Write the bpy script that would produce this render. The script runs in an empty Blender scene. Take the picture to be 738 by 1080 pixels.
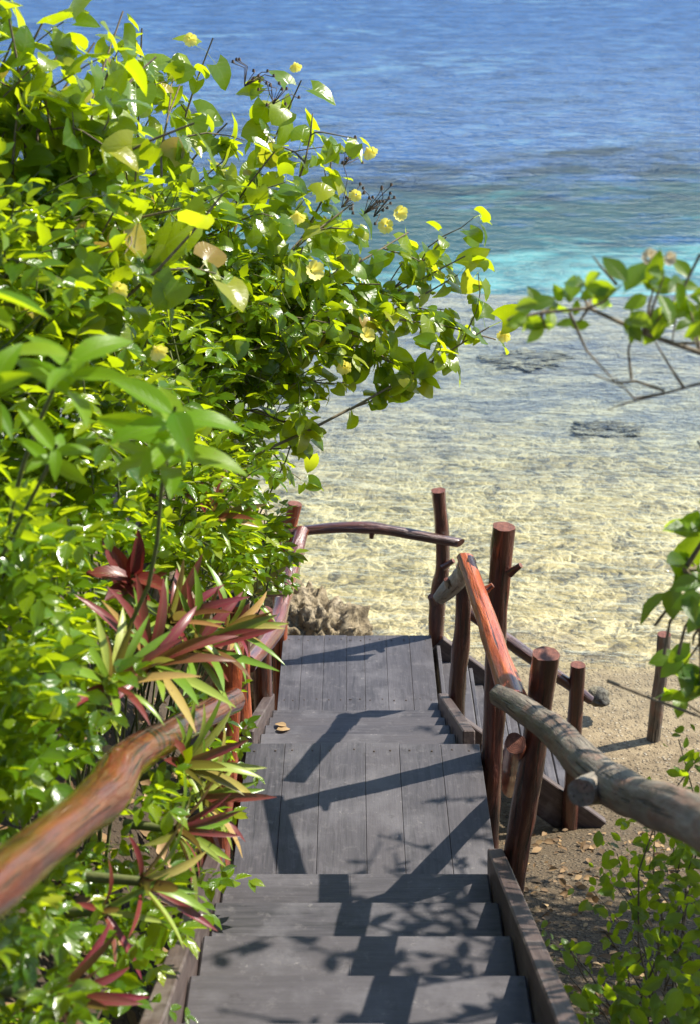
import bpy, math, random
import numpy as np
from mathutils import Vector, noise as mnoise

random.seed(7)
rng = np.random.default_rng(11)
R = math.radians
SC = bpy.context.scene
COL = SC.collection

# ------------------------------------------------------------------ camera
CAM_Z = 6.0
PITCH = R(25.0)
FPX = 1500.0            # focal length in pixels of the 738x1080 photograph
SP, CP = math.sin(PITCH), math.cos(PITCH)


def at(px, py, d):
    """point seen at pixel (px,py), d metres in front of the photographer"""
    u, v = (px - 369.0) / FPX, (py - 540.0) / FPX
    dy = CP - v * SP
    k = d / dy
    return Vector((u * k, d, CAM_Z - (SP + v * CP) * k))


cam_d = bpy.data.cameras.new("camera")
cam = bpy.data.objects.new("camera", cam_d)
COL.objects.link(cam)
cam.location = (0, 0, CAM_Z)
cam.rotation_euler = (R(90) - PITCH, 0, 0)
cam_d.sensor_fit = 'VERTICAL'
cam_d.sensor_height = 36.0
cam_d.lens = 50.0
cam_d.clip_start = 0.05
cam_d.clip_end = 6000
cam_d.dof.use_dof = True
cam_d.dof.focus_distance = 7.0
cam_d.dof.aperture_fstop = 3.6
SC.camera = cam

# ------------------------------------------------------------------ light
SUN_EL, SUN_AZ = R(48), R(66.5)          # azimuth clockwise from +Y (towards the sea)
w = bpy.data.worlds.new("World")
SC.world = w
w.use_nodes = True
nt = w.node_tree
bg = nt.nodes["Background"]
sky = nt.nodes.new("ShaderNodeTexSky")
sky.sky_type = 'NISHITA'
sky.sun_disc = False
sky.sun_elevation = SUN_EL
sky.sun_rotation = SUN_AZ
sky.air_density = 1.0
sky.dust_density = 0.4
sky.ozone_density = 1.5
nt.links.new(sky.outputs[0], bg.inputs[0])
bg.inputs[1].default_value = 0.12
sd = bpy.data.lights.new("sun", 'SUN')
sd.energy = 5.0
sd.angle = R(0.55)
sd.color = (1.0, 0.94, 0.82)
so = bpy.data.objects.new("sun", sd)
COL.objects.link(so)
SUN = Vector((math.sin(SUN_AZ) * math.cos(SUN_EL), math.cos(SUN_AZ) * math.cos(SUN_EL), math.sin(SUN_EL)))
so.rotation_euler = (-SUN).to_track_quat('-Z', 'Y').to_euler()
so.location = SUN * 30
SC.view_settings.view_transform = 'Standard'
SC.view_settings.look = 'None'
SC.view_settings.exposure = 1.08
SC.view_settings.gamma = 1.0
SC.cycles.max_bounces = 10
SC.cycles.transparent_max_bounces = 16
SC.cycles.use_denoising = True


# ------------------------------------------------------------------ material helpers
class NT:
    def __init__(self, name):
        self.m = bpy.data.materials.new(name)
        self.m.use_nodes = True
        self.t = self.m.node_tree
        self.t.nodes.clear()
        self.out = self.t.nodes.new("ShaderNodeOutputMaterial")

    def n(self, typ, **kw):
        nd = self.t.nodes.new(typ)
        for k, v in kw.items():
            if k.startswith("i_"):
                key = k[2:]
                key = int(key) if key.isdigit() else key.replace("_", " ")
                s = nd.inputs[key]
                if isinstance(v, bpy.types.NodeSocket):
                    self.t.links.new(v, s)
                else:
                    s.default_value = v
            else:
                setattr(nd, k, v)
        return nd

    def link(self, a, b):
        self.t.links.new(a, b)

    def math(self, op, a, b=0.0, c=0.0, clamp=False):
        nd = self.n("ShaderNodeMath", operation=op, use_clamp=clamp)
        for i, v in enumerate((a, b, c)):
            if isinstance(v, bpy.types.NodeSocket):
                self.link(v, nd.inputs[i])
            else:
                nd.inputs[i].default_value = v
        return nd.outputs[0]

    def mix(self, f, a, b, blend='MIX'):
        nd = self.n("ShaderNodeMix", data_type='RGBA', blend_type=blend)
        for s, v in ((nd.inputs[0], f), (nd.inputs[6], a), (nd.inputs[7], b)):
            if isinstance(v, bpy.types.NodeSocket):
                self.link(v, s)
            elif isinstance(v, tuple):
                s.default_value = (*v[:3], 1)
            else:
                s.default_value = v
        return nd.outputs[2]

    def noise(self, vec, scale, detail=4.0, rough=0.55, dist=0.0, out=0):
        nd = self.n("ShaderNodeTexNoise")
        nd.inputs["Scale"].default_value = scale
        nd.inputs["Detail"].default_value = detail
        nd.inputs["Roughness"].default_value = rough
        nd.inputs["Distortion"].default_value = dist
        if vec is not None:
            self.link(vec, nd.inputs["Vector"])
        return nd.outputs[out]

    def vor(self, vec, scale, feature='F1', out=0, rnd=1.0):
        nd = self.n("ShaderNodeTexVoronoi", feature=feature)
        nd.inputs["Scale"].default_value = scale
        nd.inputs["Randomness"].default_value = rnd
        self.link(vec, nd.inputs["Vector"])
        return nd.outputs[out]

    def scale(self, vec, s):
        nd = self.n("ShaderNodeMapping")
        nd.inputs["Scale"].default_value = s
        self.link(vec, nd.inputs["Vector"])
        return nd.outputs[0]

    def step(self, v, a, b):
        nd = self.n("ShaderNodeMapRange", interpolation_type='SMOOTHSTEP')
        self.link(v, nd.inputs[0])
        nd.inputs[1].default_value = a
        nd.inputs[2].default_value = b
        return nd.outputs[0]

    def ramp(self, f, stops):
        nd = self.n("ShaderNodeValToRGB")
        cr = nd.color_ramp
        while len(cr.elements) < len(stops):
            cr.elements.new(0.5)
        for e, (p, c) in zip(cr.elements, stops):
            e.position = p
            e.color = (*c, 1)
        self.link(f, nd.inputs[0])
        return nd.outputs[0]

    def bump(self, h, strength, dist, normal=None):
        nd = self.n("ShaderNodeBump")
        nd.inputs["Strength"].default_value = strength
        nd.inputs["Distance"].default_value = dist
        self.link(h, nd.inputs["Height"])
        if normal is not None:
            self.link(normal, nd.inputs["Normal"])
        return nd.outputs[0]

    def bsdf(self, col, rough=0.6, spec=0.5, normal=None, coat=0.0, coat_rough=0.15):
        nd = self.n("ShaderNodeBsdfPrincipled")
        for key, v in (("Base Color", col), ("Roughness", rough), ("Specular IOR Level", spec),
                       ("Coat Weight", coat), ("Coat Roughness", coat_rough)):
            if isinstance(v, bpy.types.NodeSocket):
                self.link(v, nd.inputs[key])
            elif isinstance(v, tuple):
                nd.inputs[key].default_value = (*v, 1)
            else:
                nd.inputs[key].default_value = v
        if normal is not None:
            self.link(normal, nd.inputs["Normal"])
        return nd.outputs[0]

    def surf(self, s):
        self.link(s, self.out.inputs["Surface"])
        return self.m


def attr(T, name, out="Vector"):
    nd = T.n("ShaderNodeAttribute", attribute_name=name)
    return nd.outputs[out]


def mat_log(name, dark, mid, light, coat, patch=None, rough=0.42, patch_amt=0.85):
    T = NT(name)
    g = attr(T, "grain")
    a = T.noise(T.scale(g, (1, 1, 0.10)), 42, 6, 0.65, 0.4)
    b = T.noise(T.scale(g, (1, 1, 0.30)), 9, 4, 0.6, 0.8)
    f = T.math('ADD', T.math('MULTIPLY', a, 0.55), T.math('MULTIPLY', b, 0.5))
    col = T.ramp(f, [(0.34, dark), (0.52, mid), (0.70, light)])
    if patch is not None:
        p = T.step(T.noise(T.scale(g, (1, 1, 0.45)), 14, 6, 0.68), 0.46, 0.66)
        col = T.mix(T.math('MULTIPLY', p, patch_amt), col, patch)
    cr = T.step(T.noise(T.scale(g, (1, 1, 0.035)), 85, 3, 0.5), 0.33, 0.41)
    col = T.mix(cr, tuple(c * 0.45 for c in dark), col)
    nrm = T.bump(T.math('ADD', a, T.math('MULTIPLY', cr, 0.6)), 0.8, 0.008)
    nrm = T.bump(b, 0.7, 0.025, nrm)
    nrm = T.bump(T.noise(g, 90, 3, 0.6), 0.3, 0.004, nrm)
    rg = T.math('ADD', rough, T.math('MULTIPLY', a, 0.18))
    return T.surf(T.bsdf(col, rg, 0.5, nrm, coat, 0.12))


M_RED = mat_log("varnished red log", (0.08, 0.014, 0.005), (0.31, 0.058, 0.014), (0.48, 0.125, 0.032), 0.6)
M_DRK = mat_log("dark varnished log", (0.016, 0.006, 0.005), (0.062, 0.017, 0.011), (0.15, 0.040, 0.020), 0.9, None, 0.34)
M_GRY = mat_log("weathered grey log", (0.045, 0.034, 0.024), (0.125, 0.102, 0.074), (0.26, 0.225, 0.175), 0.08,
                (0.19, 0.075, 0.038), 0.6, 0.55)
M_MIX = mat_log("worn varnished log", (0.034, 0.008, 0.004), (0.125, 0.025, 0.007), (0.22, 0.050, 0.012), 1.0,
                (0.075, 0.030, 0.010), 0.24, 0.4)
M_PALE = mat_log("pale barkless log", (0.13, 0.11, 0.085), (0.27, 0.235, 0.185), (0.42, 0.38, 0.31), 0.0, None, 0.65)


def mat_cut():
    T = NT("sawn log end")
    g = attr(T, "grain")
    sep = T.n("ShaderNodeSeparateXYZ", i_0=g)
    r = T.math('SQRT', T.math('ADD', T.math('POWER', sep.outputs[0], 2), T.math('POWER', sep.outputs[1], 2)))
    r2 = T.math('ADD', r, T.math('MULTIPLY', T.noise(g, 30, 3), 0.012))
    rings = T.math('SINE', T.math('MULTIPLY', r2, 900))
    f = T.math('ADD', T.math('MULTIPLY', rings, 0.12), T.noise(g, 45, 4))
    col = T.ramp(f, [(0.3, (0.06, 0.018, 0.012)), (0.6, (0.17, 0.055, 0.032)), (0.8, (0.26, 0.12, 0.08))])
    return T.surf(T.bsdf(col, 0.6, 0.4, T.bump(f, 0.4, 0.004)))


M_CUT = mat_cut()


def mat_deck():
    T = NT("dark stained boards")
    geo = T.n("ShaderNodeNewGeometry")
    g = attr(T, "grain")
    p = geo.outputs["Position"]
    rnd = attr(T, "rnd", "Fac")
    a = T.noise(T.scale(g, (1, 0.07, 1)), 55, 5, 0.65, 0.6)
    b = T.noise(p, 3.2, 5, 0.62)
    c = T.noise(p, 38, 4, 0.7)
    base = T.ramp(a, [(0.30, (0.021, 0.020, 0.023)), (0.55, (0.048, 0.044, 0.050)), (0.75, (0.076, 0.070, 0.078))])
    base = T.mix(T.math('MULTIPLY', rnd, 0.7), base, (0.070, 0.062, 0.066))
    worn = T.math('MULTIPLY', T.step(b, 0.46, 0.68), 0.6)
    base = T.mix(worn, base, (0.112, 0.106, 0.116))
    b2 = T.noise(p, 15, 6, 0.75)
    base = T.mix(T.math('MULTIPLY', T.step(b2, 0.54, 0.66), 0.5), base, (0.115, 0.105, 0.108))
    spk = T.step(c, 0.62, 0.70)
    base = T.mix(T.math('MULTIPLY', spk, T.math('MULTIPLY', T.step(b, 0.46, 0.66), 0.55)), base, (0.26, 0.24, 0.225))
    dirt = T.step(T.noise(p, 9, 5, 0.7), 0.60, 0.72)
    base = T.mix(T.math('MULTIPLY', dirt, 0.5), base, (0.022, 0.018, 0.018))
    h = T.math('ADD', T.math('MULTIPLY', a, 0.8), T.math('MULTIPLY', c, 0.4))
    nrm = T.bump(h, 0.5, 0.004)
    rg = T.math('ADD', 0.42, T.math('MULTIPLY', b, 0.28))
    return T.surf(T.bsdf(base, rg, 0.45, nrm))


M_DECK = mat_deck()


def mat_stringer():
    T = NT("brown stained stringer")
    g = attr(T, "grain")
    geo = T.n("ShaderNodeNewGeometry")
    a = T.noise(T.scale(g, (1, 0.06, 1)), 50, 5, 0.6, 0.5)
    b = T.noise(geo.outputs["Position"], 6, 5, 0.65)
    base = T.ramp(a, [(0.3, (0.040, 0.027, 0.024)), (0.6, (0.080, 0.056, 0.050)), (0.8, (0.12, 0.095, 0.085))])
    base = T.mix(T.math('MULTIPLY', T.step(b, 0.5, 0.7), 0.5), base, (0.17, 0.145, 0.13))
    return T.surf(T.bsdf(base, 0.5, 0.4, T.bump(a, 0.5, 0.004)))


M_STR = mat_stringer()


def mat_leaf(name, stops, trans, tf=0.4, rough=0.36, under=None, vein=0.35, spec=0.45, side=6.0):
    T = NT(name)
    rnd = attr(T, "rnd", "Fac")
    uv = T.n("ShaderNodeUVMap", uv_map="UVMap").outputs[0]
    s = T.n("ShaderNodeSeparateXYZ", i_0=uv)
    u, v = s.outputs[0], s.outputs[1]
    au = T.math('ABSOLUTE', T.math('SUBTRACT', u, 0.5))
    mid = T.math('SUBTRACT', 1.0, T.step(au, 0.0, 0.045))
    ph = T.math('FRACT', T.math('MULTIPLY', T.math('SUBTRACT', v, T.math('MULTIPLY', au, 0.7)), side))
    sv = T.math('SUBTRACT', 1.0, T.step(T.math('ABSOLUTE', T.math('SUBTRACT', ph, 0.5)), 0.0, 0.12))
    vv = T.math('MAXIMUM', mid, T.math('MULTIPLY', sv, 0.55))
    col = T.ramp(rnd, stops)
    geo = T.n("ShaderNodeNewGeometry")
    blot = T.noise(geo.outputs["Position"], 22, 3, 0.6)
    col = T.mix(T.math('MULTIPLY', T.step(blot, 0.45, 0.75), 0.25), col, T.mix(0.5, col, (0.02, 0.05, 0.008)))
    spot = T.math('MULTIPLY', T.step(T.noise(geo.outputs["Position"], 75, 3, 0.6), 0.66, 0.70), T.step(T.noise(geo.outputs["Position"], 7, 2, 0.5), 0.48, 0.56))
    col = T.mix(T.math('MULTIPLY', spot, 0.8), col, (0.16, 0.085, 0.03))
    top = T.mix(T.math('MULTIPLY', vv, vein), col, T.mix(0.55, col, (0.40, 0.45, 0.16)))
    und = T.mix(0.35, top, (0.20, 0.26, 0.12)) if under is None else T.mix(0.18, under, top)
    c2 = T.mix(geo.outputs["Backfacing"], top, und)
    nrm = T.bump(T.math('ADD', T.math('MULTIPLY', vv, -1.0), T.math('MULTIPLY', blot, 0.4)), 0.25, 0.003)
    pr = T.bsdf(c2, rough, spec, nrm)
    tcol = T.mix(0.62, col, trans)
    if under is not None:
        tcol = T.mix(0.45, tcol, under)
    tr = T.n("ShaderNodeBsdfTranslucent", i_Color=tcol).outputs[0]
    mx = T.n("ShaderNodeMixShader", i_0=tf)
    T.link(pr, mx.inputs[1])
    T.link(tr, mx.inputs[2])
    return T.surf(mx.outputs[0])


M_HIB = mat_leaf("sea hibiscus leaf", [(0.0, (0.035, 0.10, 0.008)), (0.45, (0.095, 0.19, 0.005)), (0.85, (0.21, 0.285, 0.008)),
                                       (0.955, (0.36, 0.36, 0.03)), (0.985, (0.45, 0.30, 0.05)), (1.0, (0.22, 0.11, 0.04))], (0.66, 0.78, 0.004), 0.57, 0.25, spec=0.6)
M_SML = mat_leaf("small glossy leaf", [(0.0, (0.025, 0.085, 0.007)), (0.5, (0.085, 0.18, 0.005)), (0.9, (0.20, 0.28, 0.008)),
                                       (1.0, (0.32, 0.35, 0.03))], (0.62, 0.75, 0.004), 0.53, 0.22, spec=0.6, vein=0.2, side=4)
M_BRD = mat_leaf("broad lance leaf", [(0.0, (0.06, 0.18, 0.006)), (0.6, (0.13, 0.27, 0.008)), (1.0, (0.22, 0.33, 0.012))],
                 (0.66, 0.80, 0.01), 0.56, 0.40, side=9, spec=0.25)
M_RGT = mat_leaf("oval shore leaf", [(0.0, (0.030, 0.085, 0.010)), (0.6, (0.065, 0.16, 0.012)), (1.0, (0.15, 0.25, 0.012))],
                 (0.60, 0.76, 0.01), 0.56, 0.36, side=6)
M_RHO = mat_leaf("boat lily leaf", [(0.0, (0.17, 0.014, 0.034)), (0.36, (0.16, 0.035, 0.026)), (0.46, (0.11, 0.22, 0.018)), (0.65, (0.17, 0.27, 0.025)), (0.85, (0.32, 0.37, 0.07)),
                                    (1.0, (0.40, 0.20, 0.08))], (0.50, 0.55, 0.05), 0.27, 0.33,
                 under=(0.13, 0.018, 0.035), vein=0.3, side=0.0)
M_RRD = mat_leaf("dark red leaf", [(0.0, (0.07, 0.010, 0.014)), (1.0, (0.16, 0.025, 0.022))], (0.30, 0.03, 0.02), 0.3, 0.35, side=8)
M_DRY = mat_leaf("dry fallen leaf", [(0.0, (0.10, 0.055, 0.025)), (0.6, (0.24, 0.14, 0.06)), (1.0, (0.38, 0.25, 0.12))],
                 (0.35, 0.2, 0.08), 0.15, 0.7, side=5)


def mat_simple(name, c1, c2, scale=18, rough=0.75, bump=0.4, tr=None):
    T = NT(name)
    geo = T.n("ShaderNodeNewGeometry")
    a = T.noise(geo.outputs["Position"], scale, 6, 0.65)
    col = T.ramp(a, [(0.3, c1), (0.7, c2)])
    b = T.bsdf(col, rough, 0.35, T.bump(a, bump, 0.01))
    if tr:
        t = T.n("ShaderNodeBsdfTranslucent", i_Color=(*tr, 1)).outputs[0]
        mx = T.n("ShaderNodeMixShader", i_0=0.35)
        T.link(b, mx.inputs[1])
        T.link(t, mx.inputs[2])
        b = mx.outputs[0]
    return T.surf(b)


M_TWIG = mat_simple("twig bark", (0.075, 0.058, 0.034), (0.22, 0.17, 0.11), 60)
M_GTWIG = mat_simple("green stem", (0.07, 0.10, 0.025), (0.14, 0.14, 0.05), 40)
M_PETAL = mat_simple("yellow petal", (0.78, 0.66, 0.12), (0.88, 0.80, 0.30), 30, 0.55, 0.2, (0.95, 0.85, 0.15))
M_WHITE = mat_simple("faded petal", (0.55, 0.40, 0.25), (0.75, 0.62, 0.42), 40, 0.6, 0.2, (0.6, 0.5, 0.3))
M_POD = mat_simple("dry seed pod", (0.035, 0.022, 0.015), (0.11, 0.07, 0.045), 50)


def mat_rock(name, c1, c2, c3):
    T = NT(name)
    geo = T.n("ShaderNodeNewGeometry")
    p = geo.outputs["Position"]
    a = T.noise(p, 3.5, 8, 0.65, 0.6)
    b = T.vor(p, 14)
    c = T.noise(p, 30, 6, 0.7)
    col = T.ramp(a, [(0.32, c1), (0.5, c2), (0.68, c3)])
    pit = T.step(b, 0.12, 0.45)
    col = T.mix(T.math('MULTIPLY', T.step(c, 0.50, 0.62), 0.7), col, (0.045, 0.036, 0.028))
    col = T.mix(T.math('MULTIPLY', T.math('SUBTRACT', 1.0, T.step(b, 0.05, 0.25)), 0.6), col, (0.05, 0.04, 0.03))
    h = T.math('ADD', T.math('MULTIPLY', pit, 0.5), c)
    return T.surf(T.bsdf(col, 0.85, 0.3, T.bump(h, 0.9, 0.035)))


M_ROCK = mat_rock("coral limestone", (0.13, 0.10, 0.06), (0.30, 0.24, 0.15), (0.46, 0.39, 0.28))
M_NAIL = mat_simple("rusty nail head", (0.02, 0.015, 0.012), (0.07, 0.045, 0.03), 200, 0.6)
M_DROCK = mat_rock("dark wet stone", (0.035, 0.04, 0.045), (0.07, 0.075, 0.08), (0.14, 0.14, 0.13))


M_BROCK = mat_rock("algae covered coral", (0.08, 0.08, 0.075), (0.14, 0.13, 0.10), (0.30, 0.26, 0.16))


# ------------------------------------------------------------------ object helpers
def tag(o, label=None, cat=None, group=None, kind=None):
    for k, v in (("label", label), ("category", cat), ("group", group), ("kind", kind)):
        if v:
            o[k] = v
    return o


def empty(name, loc, label, cat, group=None):
    o = bpy.data.objects.new(name, None)
    COL.objects.link(o)
    o.location = loc
    o.empty_display_size = 0.1
    return tag(o, label, cat, group)


def link(name, me, parent=None):
    o = bpy.data.objects.new(name, me)
    COL.objects.link(o)
    if parent is not None:
        root = parent
        while root.parent is not None:
            root = root.parent
        off = Vector(root.location)
        if len(me.vertices):
            co = np.empty(len(me.vertices) * 3, np.float32)
            me.vertices.foreach_get("co", co)
            co = co.reshape(-1, 3) - np.array(off, np.float32)
            me.vertices.foreach_set("co", co.ravel())
            me.update()
        o.parent = parent
    return o


def np_mesh(name, V, F, mats, smooth=True, uv=None, attrs=None, fmat=None):
    """V (n,3); F list/array of quads or tris (uniform width)"""
    V = np.asarray(V, np.float32)
    F = np.asarray(F, np.int32)
    me = bpy.data.meshes.new(name)
    k = F.shape[1]
    me.vertices.add(len(V))
    me.vertices.foreach_set("co", V.ravel())
    me.loops.add(F.size)
    me.loops.foreach_set("vertex_index", F.ravel())
    me.polygons.add(len(F))
    me.polygons.foreach_set("loop_start", np.arange(0, F.size, k, dtype=np.int32))
    me.polygons.foreach_set("use_smooth", np.full(len(F), smooth, dtype=bool))
    if fmat is not None:
        me.polygons.foreach_set("material_index", np.asarray(fmat, np.int32))
    for m in mats:
        me.materials.append(m)
    me.update(calc_edges=True)
    if uv is not None:
        l = me.uv_layers.new(name="UVMap")
        l.data.foreach_set("uv", np.asarray(uv, np.float32)[F.ravel()].ravel())
    for nm, a in (attrs or {}).items():
        a = np.asarray(a, np.float32)
        if a.ndim == 1:
            t = me.attributes.new(nm, 'FLOAT', 'POINT')
            t.data.foreach_set("value", a)
        else:
            t = me.attributes.new(nm, 'FLOAT_VECTOR', 'POINT')
            t.data.foreach_set("vector", a.ravel())
    me.validate()
    return me


class MB:
    """collects quads and triangles with a grain coordinate, a random value and a material index"""

    def __init__(self):
        self.v, self.f, self.g, self.r, self.m, self.s = [], [], [], [], [], []

    def quad_box(self, c, size, axes=None, bevel=0.006, rnd=None, seed=0.0, mi=0, long=1):
        """bevelled box; axes: 3 orthonormal vectors; grain runs along axis number long"""
        if axes is None:
            axes = (Vector((1, 0, 0)), Vector((0, 1, 0)), Vector((0, 0, 1)))
        c = Vector(c)
        hs = [s / 2 for s in size]
        b = min(bevel, min(hs) * 0.6)
        rnd = random.random() if rnd is None else rnd
        off = Vector((random.uniform(0, 9), random.uniform(0, 9), random.uniform(0, 9)))
        base = len(self.v)
        idx = {}
        for sx in (-1, 1):
            for sy in (-1, 1):
                for sz in (-1, 1):
                    for ax in range(3):
                        p = [sx * hs[0], sy * hs[1], sz * hs[2]]
                        s3 = (sx, sy, sz)
                        for q in range(3):
                            if q != ax:
                                p[q] -= s3[q] * b
                        idx[(sx, sy, sz, ax)] = len(self.v)
                        self.v.append(c + axes[0] * p[0] + axes[1] * p[1] + axes[2] * p[2])
                        gl = Vector((p[0], p[1], p[2]))
                        if long != 1:
                            gl[1], gl[long] = gl[long], gl[1]
                        self.g.append(gl + off)
                        self.r.append(rnd)
        def F(ids):
            ids = list(ids)
            vs = [self.v[i] for i in ids]
            n = (vs[1] - vs[0]).cross(vs[2] - vs[0])
            if n.dot(sum(vs, Vector()) / len(vs) - c) < 0:
                ids.reverse()
            self.f.append(ids)
            self.m.append(mi)
            self.s.append(False)
        for ax in range(3):
            o = [q for q in range(3) if q != ax]
            for s in (-1, 1):
                ring = []
                for a_, b_ in ((-1, -1), (1, -1), (1, 1), (-1, 1)):
                    k = [0, 0, 0]
                    k[ax] = s
                    k[o[0]] = a_
                    k[o[1]] = b_
                    ring.append(idx[(*k, ax)])
                F(ring)
        for ax in range(3):          # edges along ax
            o = [q for q in range(3) if q != ax]
            for a_ in (-1, 1):
                for b_ in (-1, 1):
                    k1, k2 = [0] * 3, [0] * 3
                    k1[o[0]] = k2[o[0]] = a_
                    k1[o[1]] = k2[o[1]] = b_
                    k1[ax], k2[ax] = -1, 1
                    F([idx[(*k1, o[0])], idx[(*k1, o[1])], idx[(*k2, o[1])], idx[(*k2, o[0])]])
        for sx in (-1, 1):
            for sy in (-1, 1):
                for sz in (-1, 1):
                    F([idx[(sx, sy, sz, q)] for q in range(3)])

    def tube(self, pts, rad, seg=22, wob=0.13, mi=0, cap=1, cut=(None, None), sub=9, seed=None, flat=1.0):
        """organic log through pts with radii rad; cut = plane normals for slanted ends"""
        seed = random.uniform(0, 50) if seed is None else seed
        P = [Vector(p) for p in pts]
        n = len(P)
        Q, RR = [], []
        for i in range(n - 1):
            p0, p1, p2, p3 = P[max(i - 1, 0)], P[i], P[i + 1], P[min(i + 2, n - 1)]
            for k in range(sub):
                t = k / sub
                q = 0.5 * ((2 * p1) + (p2 - p0) * t + (2 * p0 - 5 * p1 + 4 * p2 - p3) * t * t + (3 * p1 - p0 - 3 * p2 + p3) * t ** 3)
                Q.append(q)
                tt = t * t * (3 - 2 * t)
                RR.append(rad[i] * (1 - tt) + rad[i + 1] * tt)
        Q.append(P[-1])
        RR.append(rad[-1])
        up = Vector((0.31, 0.17, 0.93)).normalized()
        rings = []
        L = 0.0
        off = Vector((random.uniform(0, 20), random.uniform(0, 20), random.uniform(0, 20)))
        rnd = random.random()
        prevx = None
        for i, q in enumerate(Q):
            t = (Q[min(i + 1, len(Q) - 1)] - Q[max(i - 1, 0)]).normalized()
            if prevx is None:
                x = t.cross(up)
                if x.length < 0.1:
                    x = t.cross(Vector((1, 0, 0)))
                x.normalize()
            else:
                x = (prevx - t * prevx.dot(t)).normalized()
            prevx = x
            y = t.cross(x)
            if i:
                L += (q - Q[i - 1]).length
            ring = []
            for k in range(seg):
                a = 2 * math.pi * k / seg
                nz = mnoise.noise(Vector((math.cos(a) * 0.9 + seed, math.sin(a) * 0.9, L * 3.0 + seed)))
                nz += 0.5 * mnoise.noise(Vector((math.cos(a) * 2.2, math.sin(a) * 2.2 + seed, L * 9.0)))
                nz += 0.45 * mnoise.noise(Vector((math.cos(a) * 4.5 + seed, math.sin(a) * 4.5, L * 2.0))) + 0.6 * mnoise.noise(Vector((seed, 3.3, L * 6.0)))
                r = RR[i] * (1 + wob * nz)
                d = x * math.cos(a) + y * math.sin(a) * flat
                p = q + d * r
                if i == 0 and cut[0] is not None:
                    nn = Vector(cut[0]).normalized()
                    p = p - t * ((p - q).dot(nn) / t.dot(nn))
                if i == len(Q) - 1 and cut[1] is not None:
                    nn = Vector(cut[1]).normalized()
                    p = p - t * ((p - q).dot(nn) / t.dot(nn))
                ring.append(len(self.v))
                self.v.append(p)
                self.g.append(Vector((math.cos(a) * r, math.sin(a) * r, L)) + off)
                self.r.append(rnd)
            rings.append(ring)
        for i in range(len(rings) - 1):
            a, b = rings[i], rings[i + 1]
            for k in range(seg):
                k2 = (k + 1) % seg
                self.f.append([a[k], a[k2], b[k2], b[k]])
                self.m.append(mi)
                self.s.append(True)
        for ring, q, flip in ((rings[0], Q[0], True), (rings[-1], Q[-1], False)):
            cp = []
            for vi in ring:
                cp.append(len(self.v))
                self.v.append(self.v[vi].copy())
                g = self.g[vi] - off
                self.g.append(Vector((g.x, g.y, 0.0)))
                self.r.append(rnd)
            ci = len(self.v)
            ce = sum((self.v[i] for i in ring), Vector()) / len(ring)
            self.v.append(ce)
            self.g.append(Vector((0, 0, 0)))
            self.r.append(rnd)
            for k in range(seg):
                a, b = cp[k], cp[(k + 1) % seg]
                self.f.append([b, a, ci] if flip else [a, b, ci])
                self.m.append(cap)
                self.s.append(False)

    def build(self, name, mats, parent=None):
        me = bpy.data.meshes.new(name)
        me.from_pydata([tuple(v) for v in self.v], [], self.f)
        for m in (mats if isinstance(mats, (list, tuple)) else [mats]):
            me.materials.append(m)
        me.polygons.foreach_set("material_index", np.array(self.m, np.int32))
        me.polygons.foreach_set("use_smooth", np.array(self.s, bool))
        t = me.attributes.new("grain", 'FLOAT_VECTOR', 'POINT')
        t.data.foreach_set("vector", np.array([tuple(g) for g in self.g], np.float32).ravel())
        t = me.attributes.new("rnd", 'FLOAT', 'POINT')
        t.data.foreach_set("value", np.array(self.r, np.float32))
        me.update()
        return link(name, me, parent)


# ------------------------------------------------------------------ stairs layout
Z1, Z2 = 2.13, 1.27            # the two landings
Y1A, Y1B = 4.53, 5.69          # upper landing, near and far edge
Y2A, Y2B = 7.38, 8.21          # lower landing
RUN1, RISE1 = 0.37, 0.17
SX0, SX1 = -0.50, 0.55         # inner width


def stair_z(y):
    if y < Y1A:
        return Z1 + RISE1 * (Y1A - y) / RUN1
    if y < Y1B:
        return Z1
    if y < Y2A:
        return Z1 + (Z2 - Z1) * (y - Y1B) / (Y2A - Y1B)
    return Z2


def sst(a, b, x):
    t = np.clip((x - a) / (b - a), 0, 1)
    return t * t * (3 - 2 * t)


# ------------------------------------------------------------------ ground and seabed, one sheet
def ground_height(X, Y):
    n1 = np.sin(X * 1.7 + 0.6 * Y) * np.cos(Y * 1.3 - 0.4 * X)
    n2 = np.sin(X * 4.1 + 1.3) * np.sin(Y * 3.7 + 0.5 * X)
    shore = 9.55 + 0.40 * sst(0.4, 1.6, X) + 0.10 * np.sin(X * 2.3)
    beach = np.where(Y < 7.4, 0.36 + 0.40 * (7.4 - Y), 0.36 * (shore - Y) / (shore - 7.4))
    beach = np.where(Y > shore, -0.05 * (Y - shore), beach)
    beach = np.minimum(beach, 4.2)
    beach = beach + 0.02 * n1 * sst(0, 1, np.abs(Y - shore)) + 0.012 * n2
    edge = 21.0 + 0.5 * np.sin(X * 0.35) + 0.25 * np.sin(X * 1.1 + 1)
    e = sst(-0.1, 2.2, Y - edge)
    deep = -2.1 - 0.9 * sst(26, 60, Y) - 1.4 * sst(60, 250, Y) + 0.12 * np.sin(X * 0.8) * np.sin(Y * 0.6)
    flat = np.maximum(beach, -0.26) + 0.05 * np.sin(X * 0.7 + Y * 0.9) * sst(12, 16, Y)
    z = flat * (1 - e) + deep * e
    # the planted bank left of the stairs
    sz = np.vectorize(stair_z)(Y)
    b = sz - 0.30 + 1.15 * np.clip(-X - 0.72, 0, 1.5)
    b = b * (1 - sst(7.0, 9.2, Y)) + 0.0 * sst(7.0, 9.2, Y)
    f = sst(-0.45, -0.95, X)
    bz = np.maximum(z, np.where(Y < 9.2, b + 0.05 * n2, -9.0))
    return z * (1 - f) + bz * f


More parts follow.
